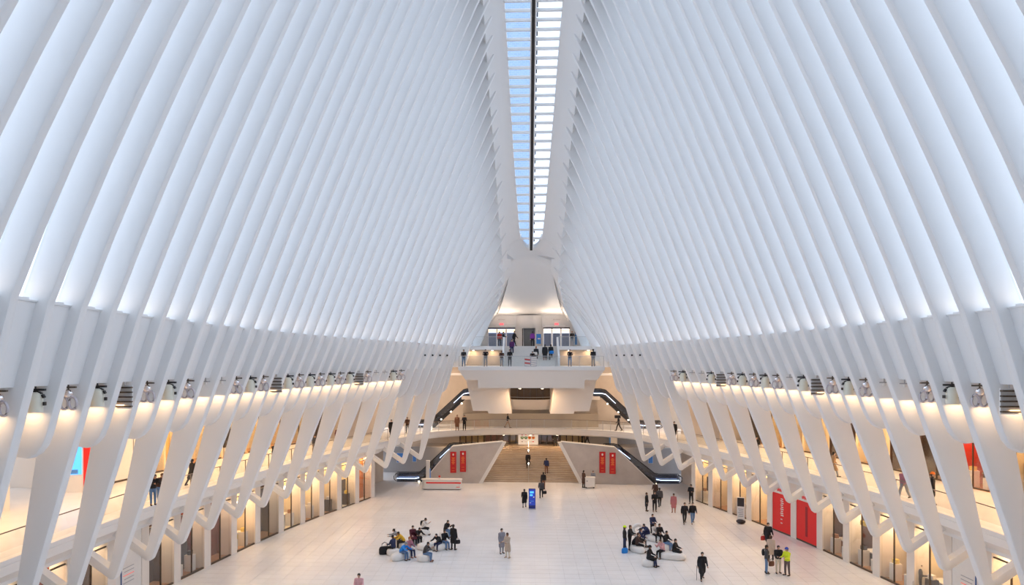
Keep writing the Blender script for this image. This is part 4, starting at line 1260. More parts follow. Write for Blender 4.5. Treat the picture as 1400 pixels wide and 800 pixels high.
# ------------------------------------------------------------------ fixtures hung between the ribs
SMOKE = mat('pale_drum', (0.82, 0.80, 0.68), 0.35)
CHROME = mat('chrome', (0.85, 0.80, 0.80), 0.12, 1.0)
GREYRING = mat('grey_ring', (0.62, 0.58, 0.62), 0.35, 0.3)
def fix_meshes():
    out = {}
    A = []
    b = MB(); b.cyl((0, 0, -0.95), 0.24, 0.62, 16); b.ball((0, 0, -0.33), 0.24, 0.24, 0.12, 16, 6); A.append(('drum', b.mesh('drum', SMOKE, smooth=40)))
    for k in range(7):
        b = MB()
        a = math.pi * k / 6
        c = Vector((0.33 * math.cos(a), 0, -0.52 + 0.30 * math.sin(a) - (0.12 if k in (0, 6) else 0)))
        tx = Vector((-math.sin(a), 0, math.cos(a)))
        b.obox(c, tx * 0.065, (0, 0.06, 0), tx.cross(Vector((0, 1, 0))) * 0.035)
        A.append(('ring_segment', b.mesh('ring_segment', BLACK)))
    b = MB(); b.box(-0.36, 0.36, -0.05, 0.05, -0.18, -0.1); b.tube([(0, 0, 0.0), (0, 0, -0.2)], 0.03, 6); A.append(('bracket', b.mesh('bracket', BLACK)))
    out['A'] = ('ring_lamp', A)
    Bp = []
    b = MB(); b.ball((0, 0, -0.36), 0.17, 0.17, 0.17, 14, 10); Bp.append(('chrome_ball', b.mesh('chrome_ball', CHROME, smooth=80)))
    b = MB(); b.box(-0.3, 0.3, -0.05, 0.05, -0.14, -0.08); b.tube([(0, 0, 0.0), (0, 0, -0.2)], 0.03, 6); Bp.append(('bracket', b.mesh('bracket', DARK)))
    b = MB()
    for dx in (-0.17, 0.17):
        ring = [(dx + 0.15 * math.cos(a), 0, -0.72 + 0.24 * math.sin(a)) for a in [2 * math.pi * k / 14 for k in range(15)]]
        b.tube(ring, 0.05, 6, cap=False)
    Bp.append(('loop_pair', b.mesh('loop_pair', GREYRING, smooth=60)))
    out['B'] = ('globe_lamp', Bp)
    Cp = []
    b = MB(); b.box(-0.34, 0.34, 0.05, 0.12, -1.15, -0.15); Cp.append(('back_plate', b.mesh('back_plate', WHITE)))
    for k in range(5):
        b = MB(); z = -0.25 - 0.2 * k; b.box(-0.36, 0.36, -0.1, 0.06, z - 0.03, z + 0.03); Cp.append(('louvre', b.mesh('louvre', DARK)))
    b = MB(); b.tube([(0, 0.08, 0), (0, 0.08, -0.2)], 0.03, 6); Cp.append(('hanger', b.mesh('hanger', STEEL)))
    out['C'] = ('louvre_speaker', Cp)
    Dp = []
    b = MB(); b.box(-0.22, 0.22, -0.04, 0.04, -0.22, -0.17); b.tube([(0, 0, 0), (0, 0, -0.2)], 0.025, 6); Dp.append(('bracket', b.mesh('bracket', GREYWALL)))
    b = MB(); b.cyl((0, 0, -0.36), 0.08, 0.14, 10); Dp.append(('cap', b.mesh('cap', OFFWHITE)))
    out['D'] = ('small_bracket_lamp', Dp)
    return out
FIX = fix_meshes()
FIXLAB = {'A': ('pale drum lamp in a ring of black segments', 'lamp'), 'B': ('chrome globe lamp over a pair of grey loops', 'lamp'),
          'C': ('white speaker panel with dark louvres', 'speaker'), 'D': ('small pale bracket lamp', 'lamp')}
SEQ = {-1: {33: 'B', 32: 'A', 31: 'B', 30: 'A', 29: 'C', 28: 'B', 27: 'A', 26: 'B', 25: 'D', 24: 'D', 23: 'B', 22: 'A', 21: 'B', 20: 'C', 19: 'A', 18: 'B', 17: 'A', 16: 'B', 15: 'A', 14: 'B', 13: 'A', 12: 'C', 11: 'B', 10: 'D', 9: 'D', 8: 'A', 7: 'B'},
       1: {33: 'B', 32: 'B', 31: 'A', 30: 'C', 29: 'B', 28: 'A', 27: 'B', 26: 'D', 25: 'D', 24: 'B', 23: 'A', 22: 'B', 21: 'C', 20: 'A', 19: 'D', 18: 'B', 17: 'A', 16: 'B', 15: 'A', 14: 'B', 13: 'C', 12: 'A', 11: 'D', 10: 'D', 9: 'A', 8: 'B'}}
for side, nm in SIDES:
    for k, ty in SEQ[side].items():
        D = rib_D(k) + PITCH * 0.60
        u = front_low(D, 12.0)
        off = max(-0.05, 0.95 * u / D - 0.27)
        name, parts = FIX[ty]
        lab, cat = FIXLAB[ty]
        r = empty(name, (side * (u + off), D, 12.71), label='%s hung between ribs of the %s flank' % (lab, nm), cat=cat, group='%ss between the ribs of the %s flank' % (name.replace('_', ' '), nm))
        for pn, me in parts:
            put(pn, me, r)
        lamp_area('lamp_light', r, (side * 0.35, 0, -0.98), 0.7, 0.6, FIXTURE_W)  # added warm wash on the ribs, given to the louvre speakers too

# small dark service vents on the far ribs
for side, nm in SIDES:
    for k in (1, 2, 3, 4):
        D = rib_D(k) - 0.30
        u = front_low(D, 14.1)
        r = empty('service_vent', (side * (u + 0.2), D, 14.0), label='tiny dark round vent on a far rib of the %s flank' % nm, cat='vent', group='round vents on far ribs of the %s flank' % nm)
        mb = MB(); mb.prism([(0.09 * math.cos(a), 0, 0.09 * math.sin(a)) for a in [2 * math.pi * q / 10 for q in range(10)]], (0, 0.06, 0)); mb.build('cover', BLACK, r)

# pale blue tower outside, seen through the roof glass
def tower():
    m = bpy.data.materials.new('blue_tower_glass'); m.use_nodes = True
    nt = m.node_tree; b = nt.nodes['Principled BSDF']; b.inputs['Roughness'].default_value = 0.35
    geo = nt.nodes.new('ShaderNodeTexCoord'); br = nt.nodes.new('ShaderNodeTexBrick')
    mp = nt.nodes.new('ShaderNodeMapping'); mp.inputs['Rotation'].default_value = (math.pi / 2, 0, 0)
    br.inputs['Color1'].default_value = (0.24, 0.34, 0.52, 1); br.inputs['Color2'].default_value = (0.28, 0.39, 0.58, 1); br.inputs['Mortar'].default_value = (0.36, 0.46, 0.62, 1)
    br.inputs['Scale'].default_value = 0.35
    nt.links.new(geo.outputs['Object'], mp.inputs[0]); nt.links.new(mp.outputs[0], br.inputs[0]); nt.links.new(br.outputs['Color'], b.inputs['Base Color'])
    r = empty('glass_tower', (-20.4, 275, -30), label='pale blue glass tower outside, showing through the left half of the skylight', cat='building')
    mb = MB()
    mb.loft([[(-22, -20, 0), (22, -20, 0), (22, 20, 0), (-22, 20, 0)], [(-21, -18, 215), (22, -18, 215), (22, 18, 215), (-21, 18, 215)]]); mb.build('facade', m, r)
    mb = MB(); mb.box(-16, 16, -14, 14, 215, 222); mb.tube([(0, 0, 222), (0, 0, 260)], 1.2, 8); mb.build('crown', STEEL, r)
tower()

# ------------------------------------------------------------------ people
PEOPLE = [
    ((-9.04, 49.49, 0.0), 60, 'sit_fwd', 1.7, 'person in a bright blue jacket and grey hat seated on a white block', 'jacket', 'blue', 'denim', 'grey', 'black', 'grey', None),
    ((-8.66, 50.24, 0.0), 50, 'sit', 1.62, 'person in a mauve jacket and red boots seated beside the blue jacket', 'jacket', 'mauve', 'navy', 'ginger', 'rust', None, None),
    ((-9.37, 52.35, 0.0), -70, 'sit_fwd', 1.72, 'person in a mustard yellow jacket leaning forward on a seat', 'jacket', 'mustard', 'black', 'dark', 'black', None, None),
    ((-9.83, 53.15, 0.0), -80, 'sit_fwd', 1.68, 'person in a grey top bending forward behind the yellow jacket', 'jacket', 'grey', 'black', 'dark', 'black', None, None),
    ((-9.79, 50.57, 0.0), -120, 'sit', 1.7, 'person in navy sitting beside a black bag next to the blue jacket', 'jacket', 'navy', 'black', 'dark', 'black', None, None),
    ((-8.93, 53.62, 0.0), 30, 'sit', 1.75, 'person in a maroon coat sitting upright on a white block', 'coat', 'maroon', 'black', 'dark', 'black', None, None),
    ((-8.64, 53.84, 0.0), 40, 'sit_fwd', 1.7, 'person in a black coat sitting close beside the maroon coat', 'coat', 'black', 'black', 'dark', 'black', None, None),
    ((-8.58, 56.54, 0.0), 80, 'sit_phone', 1.74, 'person with a white top and black backpack sitting on the rearmost white block', 'jacket', 'white', 'black', 'dark', 'black', None, 'pack'),
    ((-6.74, 55.93, 0.0), 60, 'sit_phone', 1.7, 'person in a black top and pale jeans sitting with hands raised', 'jacket', 'black', 'denim', 'dark', 'black', None, None),
    ((-6.74, 52.07, 0.0), -30, 'sit_fwd', 1.7, 'person in black bending forward beside the round white seat', 'jacket', 'black', 'navy', 'dark', 'black', None, None),
    ((-6.47, 52.48, 0.0), 40, 'sit', 1.68, 'person in black and jeans sitting against the bending one', 'jacket', 'black', 'denim', 'dark', 'black', None, None),
    ((-7.4, 49.2, 0.0), 75, 'sit_phone', 1.72, 'person in a dark grey jacket and jeans reading on a lone white block', 'jacket', 'charcoal', 'denim', 'dark', 'brown', None, None),
    ((-5.75, 52.11, 0.0), 150, 'stand', 1.76, 'person in a long black coat standing alone by the left seats', 'coat', 'black', 'black', 'dark', 'black', None, None),
    ((-2.27, 51.29, 0.0), 30, 'stand', 1.7, 'person in a long grey coat standing in conversation', 'coat', 'greycoat', 'grey', 'dark', 'black', None, None),
    ((-1.83, 50.18, 0.0), -40, 'stand_b', 1.68, 'person in a long beige coat standing in conversation', 'coat', 'beige', 'cream', 'brown', 'beige', None, None),
    ((-9.88, 40.4, 0.0), 0, 'stand_b', 1.66, 'dark-haired person in a pink top crossing the near floor', 'jacket', 'pink', 'navy', 'dark', 'black', None, None),
    ((-0.7, 67.22, 0.0), 180, 'walk', 1.68, 'person in a bulky black coat beside the blue totem', 'coat', 'black', 'grey', 'dark', 'black', None, None),
    ((0.95, 71.87, 0.0), 180, 'walk', 1.75, 'person in dark grey carrying a bag behind the blue totem', 'jacket', 'charcoal', 'black', 'dark', 'black', None, None),
    ((1.28, 76.7, 0.0), 180, 'stand', 1.72, 'person in black walking up to the foot of the broad stair', 'jacket', 'black', 'brown', 'dark', 'black', None, None),
    ((-0.3, 83.6, 1.22), 0, 'walk', 1.74, 'person in black coming down the broad stair', 'coat', 'black', 'black', 'dark', 'black', None, None),
    ((1.75, 82.2, 0.76), 180, 'walk', 1.74, 'person in a navy jacket climbing the broad stair', 'jacket', 'navy', 'brown', 'dark', 'black', None, None),
    ((3.0, 88.8, 3.05), 180, 'stand', 1.76, 'person in black standing at the head of the broad stair', 'coat', 'black', 'black', 'dark', 'black', None, None),
    ((6.31, 89.5, 3.05), 90, 'stand_b', 1.7, 'person in black waiting on the terrace above the wing wall', 'jacket', 'black', 'black', 'dark', 'black', None, None),
    ((6.99, 90.2, 3.05), -60, 'walk', 1.7, 'person in dark grey striding along the terrace above the wing wall', 'jacket', 'charcoal', 'black', 'dark', 'black', None, None),
    ((5.56, 77.76, 0.0), 120, 'stand', 1.78, 'person in a dark brown coat standing at the white cart', 'coat', 'darkbrown', 'black', 'dark', 'black', None, None),
    ((6.64, 78.7, 0), 0, 'stand_b', 1.62, 'attendant in grey standing behind the white cart', 'jacket', 'grey', 'black', 'brown', 'black', None, None),
    ((10.24, 66.11, 0.0), 60, 'stand', 1.62, 'person in a short black coat near the right escalator foot', 'coat', 'black', 'black', 'brown', 'black', None, None),
    ((10.91, 65.83, 0.0), 0, 'stand_b', 1.78, 'person in black with hands together near the right escalator foot', 'jacket', 'black', 'black', 'dark', 'black', None, None),
    ((11.77, 68.12, 0.0), 180, 'walk', 1.74, 'person in dark grey with a pale scarf heading for the right escalator', 'jacket', 'charcoal', 'black', 'dark', 'black', None, None),
    ((11.99, 71.63, 0.0), 180, 'walk', 1.7, 'person in dark brown about to board the right escalator', 'coat', 'darkbrown', 'black', 'dark', 'black', None, None),
    ((12.54, 65.59, 0.0), -20, 'stand', 1.64, 'person in a rose pink coat walking alone near the shops', 'coat', 'rose', 'skinny', 'dark', 'brown', None, None),
    ((14.98, 69.62, 0.0), -30, 'stand_b', 1.78, 'person in black leaning by the last shop pier', 'jacket', 'black', 'black', 'dark', 'black', None, None),
    ((12.57, 61.28, 0.0), 0, 'walk', 1.74, 'person in black walking with a partner towards the seats', 'jacket', 'black', 'black', 'dark', 'black', None, None),
    ((13.24, 61.31, 0.0), 0, 'walk', 1.76, 'person in a black jacket and blue jeans walking with a partner', 'jacket', 'black', 'denim', 'dark', 'black', None, None),
    ((6.42, 52.27, 0.0), 90, 'stand', 1.76, 'person in a neon yellow hood and black jacket by the right seats', 'jacket', 'black', 'navy', 'dark', 'black', 'neon', None),
    ((6.84, 52.68, 0.0), 60, 'stand_b', 1.72, 'person in black standing against the neon-hooded one', 'jacket', 'black', 'black', 'brown', 'black', None, None),
    ((7.07, 52.49, 0.0), 70, 'sit_fwd', 1.72, 'person in black seated behind the oval white seat', 'jacket', 'black', 'black', 'dark', 'black', None, None),
    ((7.27, 52.11, 0.0), 80, 'sit', 1.66, 'person in black and tan seated on the oval white seat', 'jacket', 'darkbrown', 'black', 'brown', 'black', None, None),
    ((7.65, 53.53, 0.0), 90, 'sit', 1.68, 'person in navy seated beyond the oval white seat', 'jacket', 'navy', 'black', 'dark', 'black', None, None),
    ((8.64, 55.72, 0.0), -60, 'sit_fwd', 1.74, 'person in navy with legs stretched out by the ring-shaped seat', 'jacket', 'navy', 'navy', 'dark', 'black', None, None),
    ((9.21, 57.12, 0.0), 20, 'stand_b', 1.6, 'person in dark navy behind the seated pair', 'jacket', 'navy', 'black', 'dark', 'black', None, None),
    ((9.06, 55.3, 0.0), 20, 'sit', 1.64, 'person in a white vest seated beside a black jacket', 'jacket', 'white', 'black', 'brown', 'black', None, None),
    ((9.35, 55.09, 0.0), 20, 'sit', 1.72, 'person in a black jacket on the rear right block seat', 'jacket', 'black', 'black', 'dark', 'black', None, None),
    ((9.4, 52.8, 0.0), 50, 'sit', 1.74, 'person in black and blue jeans between the block and bean seats', 'jacket', 'black', 'denim', 'dark', 'black', None, None),
    ((8.79, 50.66, 0.0), -50, 'sit_phone', 1.64, 'person in a pink top seated on the bean-shaped seat', 'jacket', 'pink', 'black', 'brown', 'brown', None, None),
    ((9.56, 50.51, 0.0), 60, 'sit', 1.7, 'person in a black coat on the far side of the bean-shaped seat', 'coat', 'black', 'black', 'dark', 'black', None, None),
    ((7.51, 48.66, 0.0), 60, 'sit', 1.74, 'person in a long black coat and dark beanie on the low seat', 'coat', 'black', 'navy', 'dark', 'black', 'black', None),
    ((10.3, 45.76, 0.0), 0, 'walk', 1.72, 'person in a black hooded coat walking alone with a cane', 'coat', 'black', 'black', 'dark', 'black', None, None),
    ((16.98, 53.96, 0.0), 0, 'walk', 1.76, 'person in a long black coat with a red bag by the red hoarding', 'coat', 'black', 'black', 'dark', 'black', None, None),
    ((15.97, 50.26, 0.0), 160, 'walk', 1.7, 'person in a beige and black coat near the red hoarding', 'coat', 'beige', 'black', 'brown', 'black', None, None),
    ((14.73, 47.34, 0.0), 70, 'stand', 1.74, 'person in a grey jacket and blue jeans talking to two others', 'jacket', 'charcoal', 'denim', 'dark', 'black', None, 'pack'),
    ((15.48, 47.38, 0.0), 0, 'stand_b', 1.72, 'person in a dark jacket and cream trousers between two companions', 'jacket', 'black', 'cream', 'dark', 'black', None, None),
    ((15.87, 46.92, 0.0), -60, 'stand_b', 1.72, 'worker in a neon yellow jacket and blue helmet', 'jacket', 'neonj', 'greybrown', 'dark', 'black', 'helmet', None),
    ((22.32, 43.63, 0.0), 60, 'stand_b', 1.68, 'shopper in grey with a white bag at the white tray shop', 'jacket', 'charcoal', 'black', 'dark', 'black', None, None),
    ((-21.63, 40.38, 5.4), 50, 'lean', 1.78, 'person in black leaning on the left gallery rail beside a companion', 'jacket', 'black', 'denim', 'dark', 'black', None, None),
    ((-21.53, 41.01, 5.4), 50, 'lean', 1.74, 'person in dark brown leaning on the left gallery rail', 'jacket', 'darkbrown', 'denim', 'brown', 'black', None, None),
    ((-22.36, 46.76, 5.4), 150, 'walk', 1.72, 'person in a black coat walking along the left gallery', 'coat', 'black', 'black', 'dark', 'black', None, None),
    ((-22.23, 47.32, 5.4), 150, 'walk', 1.74, 'person in navy walking beside the black coat on the left gallery', 'jacket', 'navy', 'black', 'dark', 'black', None, None),
    ((-20.11, 56.02, 5.4), 40, 'lean', 1.76, 'person in black with grey trousers leaning on the left gallery rail', 'jacket', 'black', 'grey', 'dark', 'black', None, None),
    ((-18.66, 62.12, 5.4), 0, 'walk', 1.72, 'person in black trousers half hidden behind a rib on the left gallery', 'jacket', 'charcoal', 'black', 'dark', 'black', None, None),
    ((-18.62, 69.59, 5.4), 40, 'walk', 1.7, 'person in dark red walking on the left gallery behind the ribs', 'jacket', 'maroon', 'black', 'dark', 'black', None, None),
    ((-14.81, 77.01, 5.4), 0, 'stand', 1.74, 'person in black standing on the left gallery near the upper escalator', 'coat', 'black', 'black', 'dark', 'black', None, None),
    ((-13.72, 80.86, 5.4), 0, 'stand_b', 1.7, 'person in brown standing by the left upper escalator', 'jacket', 'darkbrown', 'black', 'dark', 'black', None, None),
    ((-8.42, 83.6, 5.4), 0, 'stand', 1.76, 'person in a long brown coat on the gallery bridge', 'coat', 'brown', 'brown', 'brown', 'black', None, None),
    ((-7.61, 83.9, 5.4), 0, 'stand_b', 1.72, 'person in black standing next to the brown coat on the gallery bridge', 'jacket', 'black', 'black', 'dark', 'black', None, None),
    ((-2.72, 87.3, 5.4), 90, 'walk', 1.72, 'person in black with tan trousers walking across the gallery bridge', 'jacket', 'black', 'tan', 'dark', 'black', None, None),
    ((10.09, 84.4, 5.4), -90, 'walk', 1.72, 'person in black striding along the bridge with a black box on the shoulder', 'jacket', 'black', 'black', 'dark', 'black', None, None),
    ((14.75, 76.23, 5.4), 0, 'stand', 1.72, 'person in a black coat on the right gallery among the far ribs', 'coat', 'black', 'rose', 'dark', 'black', None, None),
    ((18.49, 61.51, 5.4), 0, 'stand_b', 1.78, 'person in black standing at the right gallery rail', 'jacket', 'black', 'charcoal', 'dark', 'black', None, None),
    ((20.92, 52.27, 5.4), 90, 'walk', 1.74, 'person in a tan coat walking along the right gallery', 'coat', 'tan', 'grey', 'dark', 'black', None, None),
    ((21.74, 44.29, 5.4), -60, 'walk', 1.74, 'person in a mauve jacket walking along the right gallery', 'jacket', 'mauve', 'grey', 'dark', 'black', None, None),
    ((22.46, 42.59, 5.4), 60, 'stand', 1.78, 'person in black with an orange hat on the right gallery', 'coat', 'black', 'black', 'dark', 'black', 'orange', None),
    ((-7.21, 78.2, 12.85), 0, 'stand_b', 1.74, 'person in black and jeans at the end of the far platform railing', 'jacket', 'black', 'denim', 'dark', 'black', None, None),
    ((-4.85, 78.2, 12.85), 0, 'lean', 1.8, 'person in black with grey trousers leaning on the far platform railing', 'jacket', 'black', 'grey', 'dark', 'black', None, None),
    ((-3.13, 78.2, 12.85), 0, 'lean', 1.66, 'person in dark brown leaning on the far platform railing beside a friend', 'jacket', 'darkbrown', 'grey', 'brown', 'black', None, None),
    ((-2.27, 78.2, 12.85), 0, 'stand_b', 1.74, 'person in black standing by the foot of the upper stair', 'jacket', 'black', 'charcoal', 'dark', 'black', None, None),
    ((0.15, 78.2, 12.85), 0, 'lean', 1.6, 'person in black behind the striped board on the far platform', 'jacket', 'black', 'black', 'dark', 'black', None, None),
    ((4.12, 78.2, 12.85), 0, 'lean', 1.78, 'person in black and jeans at the railing below the blue flag', 'jacket', 'black', 'denim', 'dark', 'black', None, None),
    ((6.6, 78.2, 12.85), 180, 'stand_b', 1.78, 'person in a black jacket at the end of the railing below the blue flag', 'jacket', 'black', 'grey', 'dark', 'black', None, None),
    ((-2.11, 82.3, 14.1), 0, 'walk', 1.72, 'person in a dark purple jacket coming down the upper stair', 'jacket', 'purpledark', 'navy', 'dark', 'rust', None, None),
    ((-1.9, 84.9, 15.1), 60, 'walk', 1.76, 'person in black turning at the head of the upper stair', 'jacket', 'black', 'black', 'dark', 'black', None, None),
    ((0.22, 84.9, 15.1), 180, 'stand', 1.66, 'person in a purple jacket at the head of the upper stair', 'jacket', 'purple', 'black', 'dark', 'black', None, None),
    ((0.58, 81.0, 13.33), 180, 'walk', 1.68, 'person in black with a cream bag climbing the upper stair', 'jacket', 'black', 'black', 'ginger', 'black', None, None),
    ((1.55, 81.0, 13.33), 180, 'stand', 1.84, 'tall person in a long black coat climbing the upper stair', 'coat', 'black', 'skinny', 'dark', 'black', None, None),
    ((2.21, 81.3, 13.49), 180, 'walk', 1.74, 'person in black with a blue bag climbing the upper stair', 'jacket', 'black', 'black', 'dark', 'black', None, None),
    ((-3.2, 85.6, 15.1), 90, 'stand_b', 1.66, 'person in black waiting behind the landing railing by the left doors', 'jacket', 'black', 'black', 'dark', 'black', None, None),
    ((-3.65, 86.2, 15.1), 0, 'stand', 1.7, 'person with a red top by the left doors', 'jacket', 'red', 'black', 'brown', 'black', None, None),
    ((4.85, 86.0, 15.1), 0, 'stand_b', 1.72, 'person in black with grey trousers beside the blue feather flag', 'jacket', 'black', 'grey', 'ginger', 'black', None, None),
]
def dirv(a):
    a = math.radians(a); return Vector((0, -math.sin(a), -math.cos(a)))
POSES = {  # thigh/knee left, thigh/knee right, torso lean, upper arm/elbow left and right, head tilt, seated
    'stand':     (2, 2, -2, 2, 0, (4, 12), (2, 14), 5, False),
    'stand_b':   (4, 6, -3, 3, 2, (18, 75), (22, 70), 10, False),
    'walk':      (24, 10, -16, 18, 4, (-18, 20), (20, 28), 6, False),
    'lean':      (6, 4, 2, 2, 22, (48, 58), (50, 55), 18, False),
    'sit':       (84, 82, 80, 70, 6, (28, 48), (25, 52), 10, True),
    'sit_fwd':   (86, 86, 82, 78, 34, (55, 30), (50, 36), 22, True),
    'sit_phone': (84, 78, 88, 92, 16, (38, 88), (36, 92), 30, True),
}
def skeleton(pose):
    tl, kl, tr, kr, lean, al, ar, head, seated = POSES[pose]
    J = {}
    pel = Vector((0, 0, 0))
    tdir = Vector((0, -math.sin(math.radians(lean)), math.cos(math.radians(lean))))
    J['pel'] = pel; J['waist'] = pel + Vector((0, 0, 0.12)) * 0.5 + tdir * 0.08; J['chest'] = pel + tdir * 0.34; J['neck'] = pel + tdir * 0.52
    hd = Vector((0, -math.sin(math.radians(lean * 0.7 + head)), math.cos(math.radians(lean * 0.7 + head))))
    J['hd'] = hd; J['head'] = J['neck'] + hd * 0.165
    for s, n, t, k in ((-1, 'L', tl, kl), (1, 'R', tr, kr)):
        h = pel + Vector((s * 0.095, 0, -0.03)); kn = h + dirv(t) * 0.43 + Vector((s * 0.02, 0, 0)); an = kn + dirv(t - k) * 0.40
        foot = Vector((s * 0.03, -0.16, -0.03))
        J['hip' + n], J['knee' + n], J['ank' + n], J['toe' + n] = h, kn, an, an + foot
    for s, n, (a, e) in ((-1, 'L', al), (1, 'R', ar)):
        sh = pel + tdir * 0.46 + Vector((s * 0.19, 0, 0)); el = sh + dirv(a) * 0.29 + Vector((s * 0.05, 0, 0)); fd = dirv(a + e)
        wr = el + fd * 0.25 + Vector((-s * 0.05 if e > 40 else 0, 0, 0))
        J['sh' + n], J['el' + n], J['wr' + n], J['fd' + n] = sh, el, wr, (wr - el).normalized()
    low = min(J['ankL'].z, J['ankR'].z)
    lift = (0.56 if seated else -low + 0.085)
    if seated:
        lift = max(0.55, -low + 0.085)
    for k in J:
        if k[:2] not in ('hd', 'fd'): J[k] = J[k] + Vector((0, 0, lift))
    if seated:
        for n in 'LR':           # feet rest on the floor
            d = 0.085 - J['ank' + n].z
            J['ank' + n].z += d; J['toe' + n].z += d
    return J
def capsule(mb, a, b, ra, rb, n=10, mi=0):
    a = Vector(a); b = Vector(b); d = (b - a)
    if d.length < 1e-4: d = Vector((0, 0, 1e-3))
    d.normalize()
    pts = [a - d * ra * 0.95, a - d * ra * 0.7, a, b, b + d * rb * 0.7, b + d * rb * 0.95]
    mb.tube(pts, [ra * 0.3, ra * 0.72, ra, rb, rb * 0.72, rb * 0.3], n, mi)
def torso(mb, J, g):
    for s, n in ((-1, 'L'), (1, 'R')):
        capsule(mb, J['hip' + n] + Vector((-s * 0.02, 0, 0.04)), J['waist'] + Vector((s * 0.06, 0, 0)), 0.105 + g, 0.10 + g)
        capsule(mb, J['waist'] + Vector((s * 0.06, 0, 0)), J['chest'] + Vector((s * 0.085, 0, 0)), 0.10 + g, 0.112 + g)
        capsule(mb, J['chest'] + Vector((s * 0.085, 0, 0)), J['sh' + n] + Vector((-s * 0.06, 0, 0)), 0.11 + g, 0.07 + g)
    capsule(mb, J['shL'], J['shR'], 0.06 + g, 0.06 + g)
def arms(mb, J, g):
    for n in 'LR':
        capsule(mb, J['sh' + n], J['el' + n], 0.058 + g, 0.045 + g); capsule(mb, J['el' + n], J['wr' + n], 0.045 + g, 0.032 + g * 0.9)
def legs(mb, J, g, full=True):
    for n in 'LR':
        capsule(mb, J['hip' + n], J['knee' + n], 0.085 + g, 0.058 + g); capsule(mb, J['knee' + n], J['ank' + n], 0.058 + g, 0.04 + g)
def part_mesh(pose, what):
    J = skeleton(pose); mb = MB()
    if what == 'body':
        torso(mb, J, -0.012); arms(mb, J, 0); legs(mb, J, 0)
        capsule(mb, J['chest'] + (J['neck'] - J['chest']) * 0.8, J['head'] - J['hd'] * 0.05, 0.055, 0.052)
        mb.ball(J['head'], 0.078, 0.095, 0.115, 14, 10)
        capsule(mb, J['head'] + Vector((0, -0.03, -0.05)), J['head'] + Vector((0, -0.05, -0.085)), 0.05, 0.035)
        for n in 'LR': capsule(mb, J['ank' + n], J['toe' + n], 0.04, 0.03)
    elif what in ('jacket', 'coat'):
        torso(mb, J, 0.025); arms(mb, J, 0.018)
        capsule(mb, J['neck'] - J['hd'] * 0.06, J['neck'] + J['hd'] * 0.02, 0.08, 0.07)
        if what == 'coat':
            for n in 'LR':
                h = J['hip' + n]; k = J['knee' + n]
                capsule(mb, h, h + (k - h) * 0.92, 0.13, 0.125)
            capsule(mb, (J['hipL'] + J['hipR']) / 2, (J['hipL'] + J['hipR']) / 2 + ((J['kneeL'] + J['kneeR']) / 2 - (J['hipL'] + J['hipR']) / 2) * 0.85, 0.13, 0.12)
    elif what == 'trousers':
        legs(mb, J, 0.016)
        for n in 'LR': capsule(mb, J['hip' + n], J['pel'] + Vector((0, 0, 0.04)), 0.115, 0.11)
    elif what == 'shoes':
        for n in 'LR':
            capsule(mb, J['ank' + n] + Vector((0, 0.04, -0.045)), J['toe' + n] + Vector((0, 0, -0.012)), 0.045, 0.042)
            capsule(mb, J['ank' + n] + Vector((0, 0.01, -0.04)), J['ank' + n] + Vector((0, 0.01, 0.04)), 0.05, 0.05)
    return mb, J
def finish_body(me_src, J):
    """fingers, nose, ears, eyes and mouth joined to the remeshed body"""
    mb = MB()
    mb.v = [tuple(v.co) for v in me_src.vertices]; mb.f = [tuple(p.vertices) for p in me_src.polygons]; mb.m = [0] * len(mb.f)
    for n, s in (('L', -1), ('R', 1)):
        w, d = J['wr' + n], J['fd' + n]
        side = d.cross(Vector((0, -1, 0.2))); side = side.normalized() if side.length > 0.1 else Vector((1, 0, 0))
        nrm = side.cross(d).normalized()
        capsule(mb, w, w + d * 0.075, 0.03, 0.034, 8)
        for q, L in enumerate((0.062, 0.074, 0.070, 0.054)):
            b = w + d * 0.095 + side * (q - 1.5) * 0.018
            mb.tube([b, b + d * L * 0.5, b + (d * 0.85 + nrm * 0.35) * L], [0.009, 0.009, 0.007], 6)
        b = w + d * 0.035 + side * s * -0.032
        mb.tube([b, b + (d * 0.6 - side * s * 0.6) * 0.04, b + (d * 0.9 - side * s * 0.5) * 0.07], [0.011, 0.010, 0.008], 6)
    h = J['head']
    mb.ball(h + Vector((0, -0.098, -0.012)), 0.014, 0.02, 0.024, 8, 6)
    for s in (-1, 1):
        mb.ball(h + Vector((s * 0.08, 0.005, 0.0)), 0.012, 0.022, 0.032, 8, 6)
        mb.ball(h + Vector((s * 0.03, -0.088, 0.015)), 0.012, 0.008, 0.008, 8, 6, 1)
    mb.ball(h + Vector((0, -0.088, -0.055)), 0.024, 0.01, 0.006, 8, 6, 2)
    return mb
SKIN = mat('skin', (0.62, 0.40, 0.30), 0.5)
EYE = mat('dark_eye', (0.03, 0.02, 0.02), 0.3)
LIP = mat('lip', (0.45, 0.18, 0.15), 0.5)
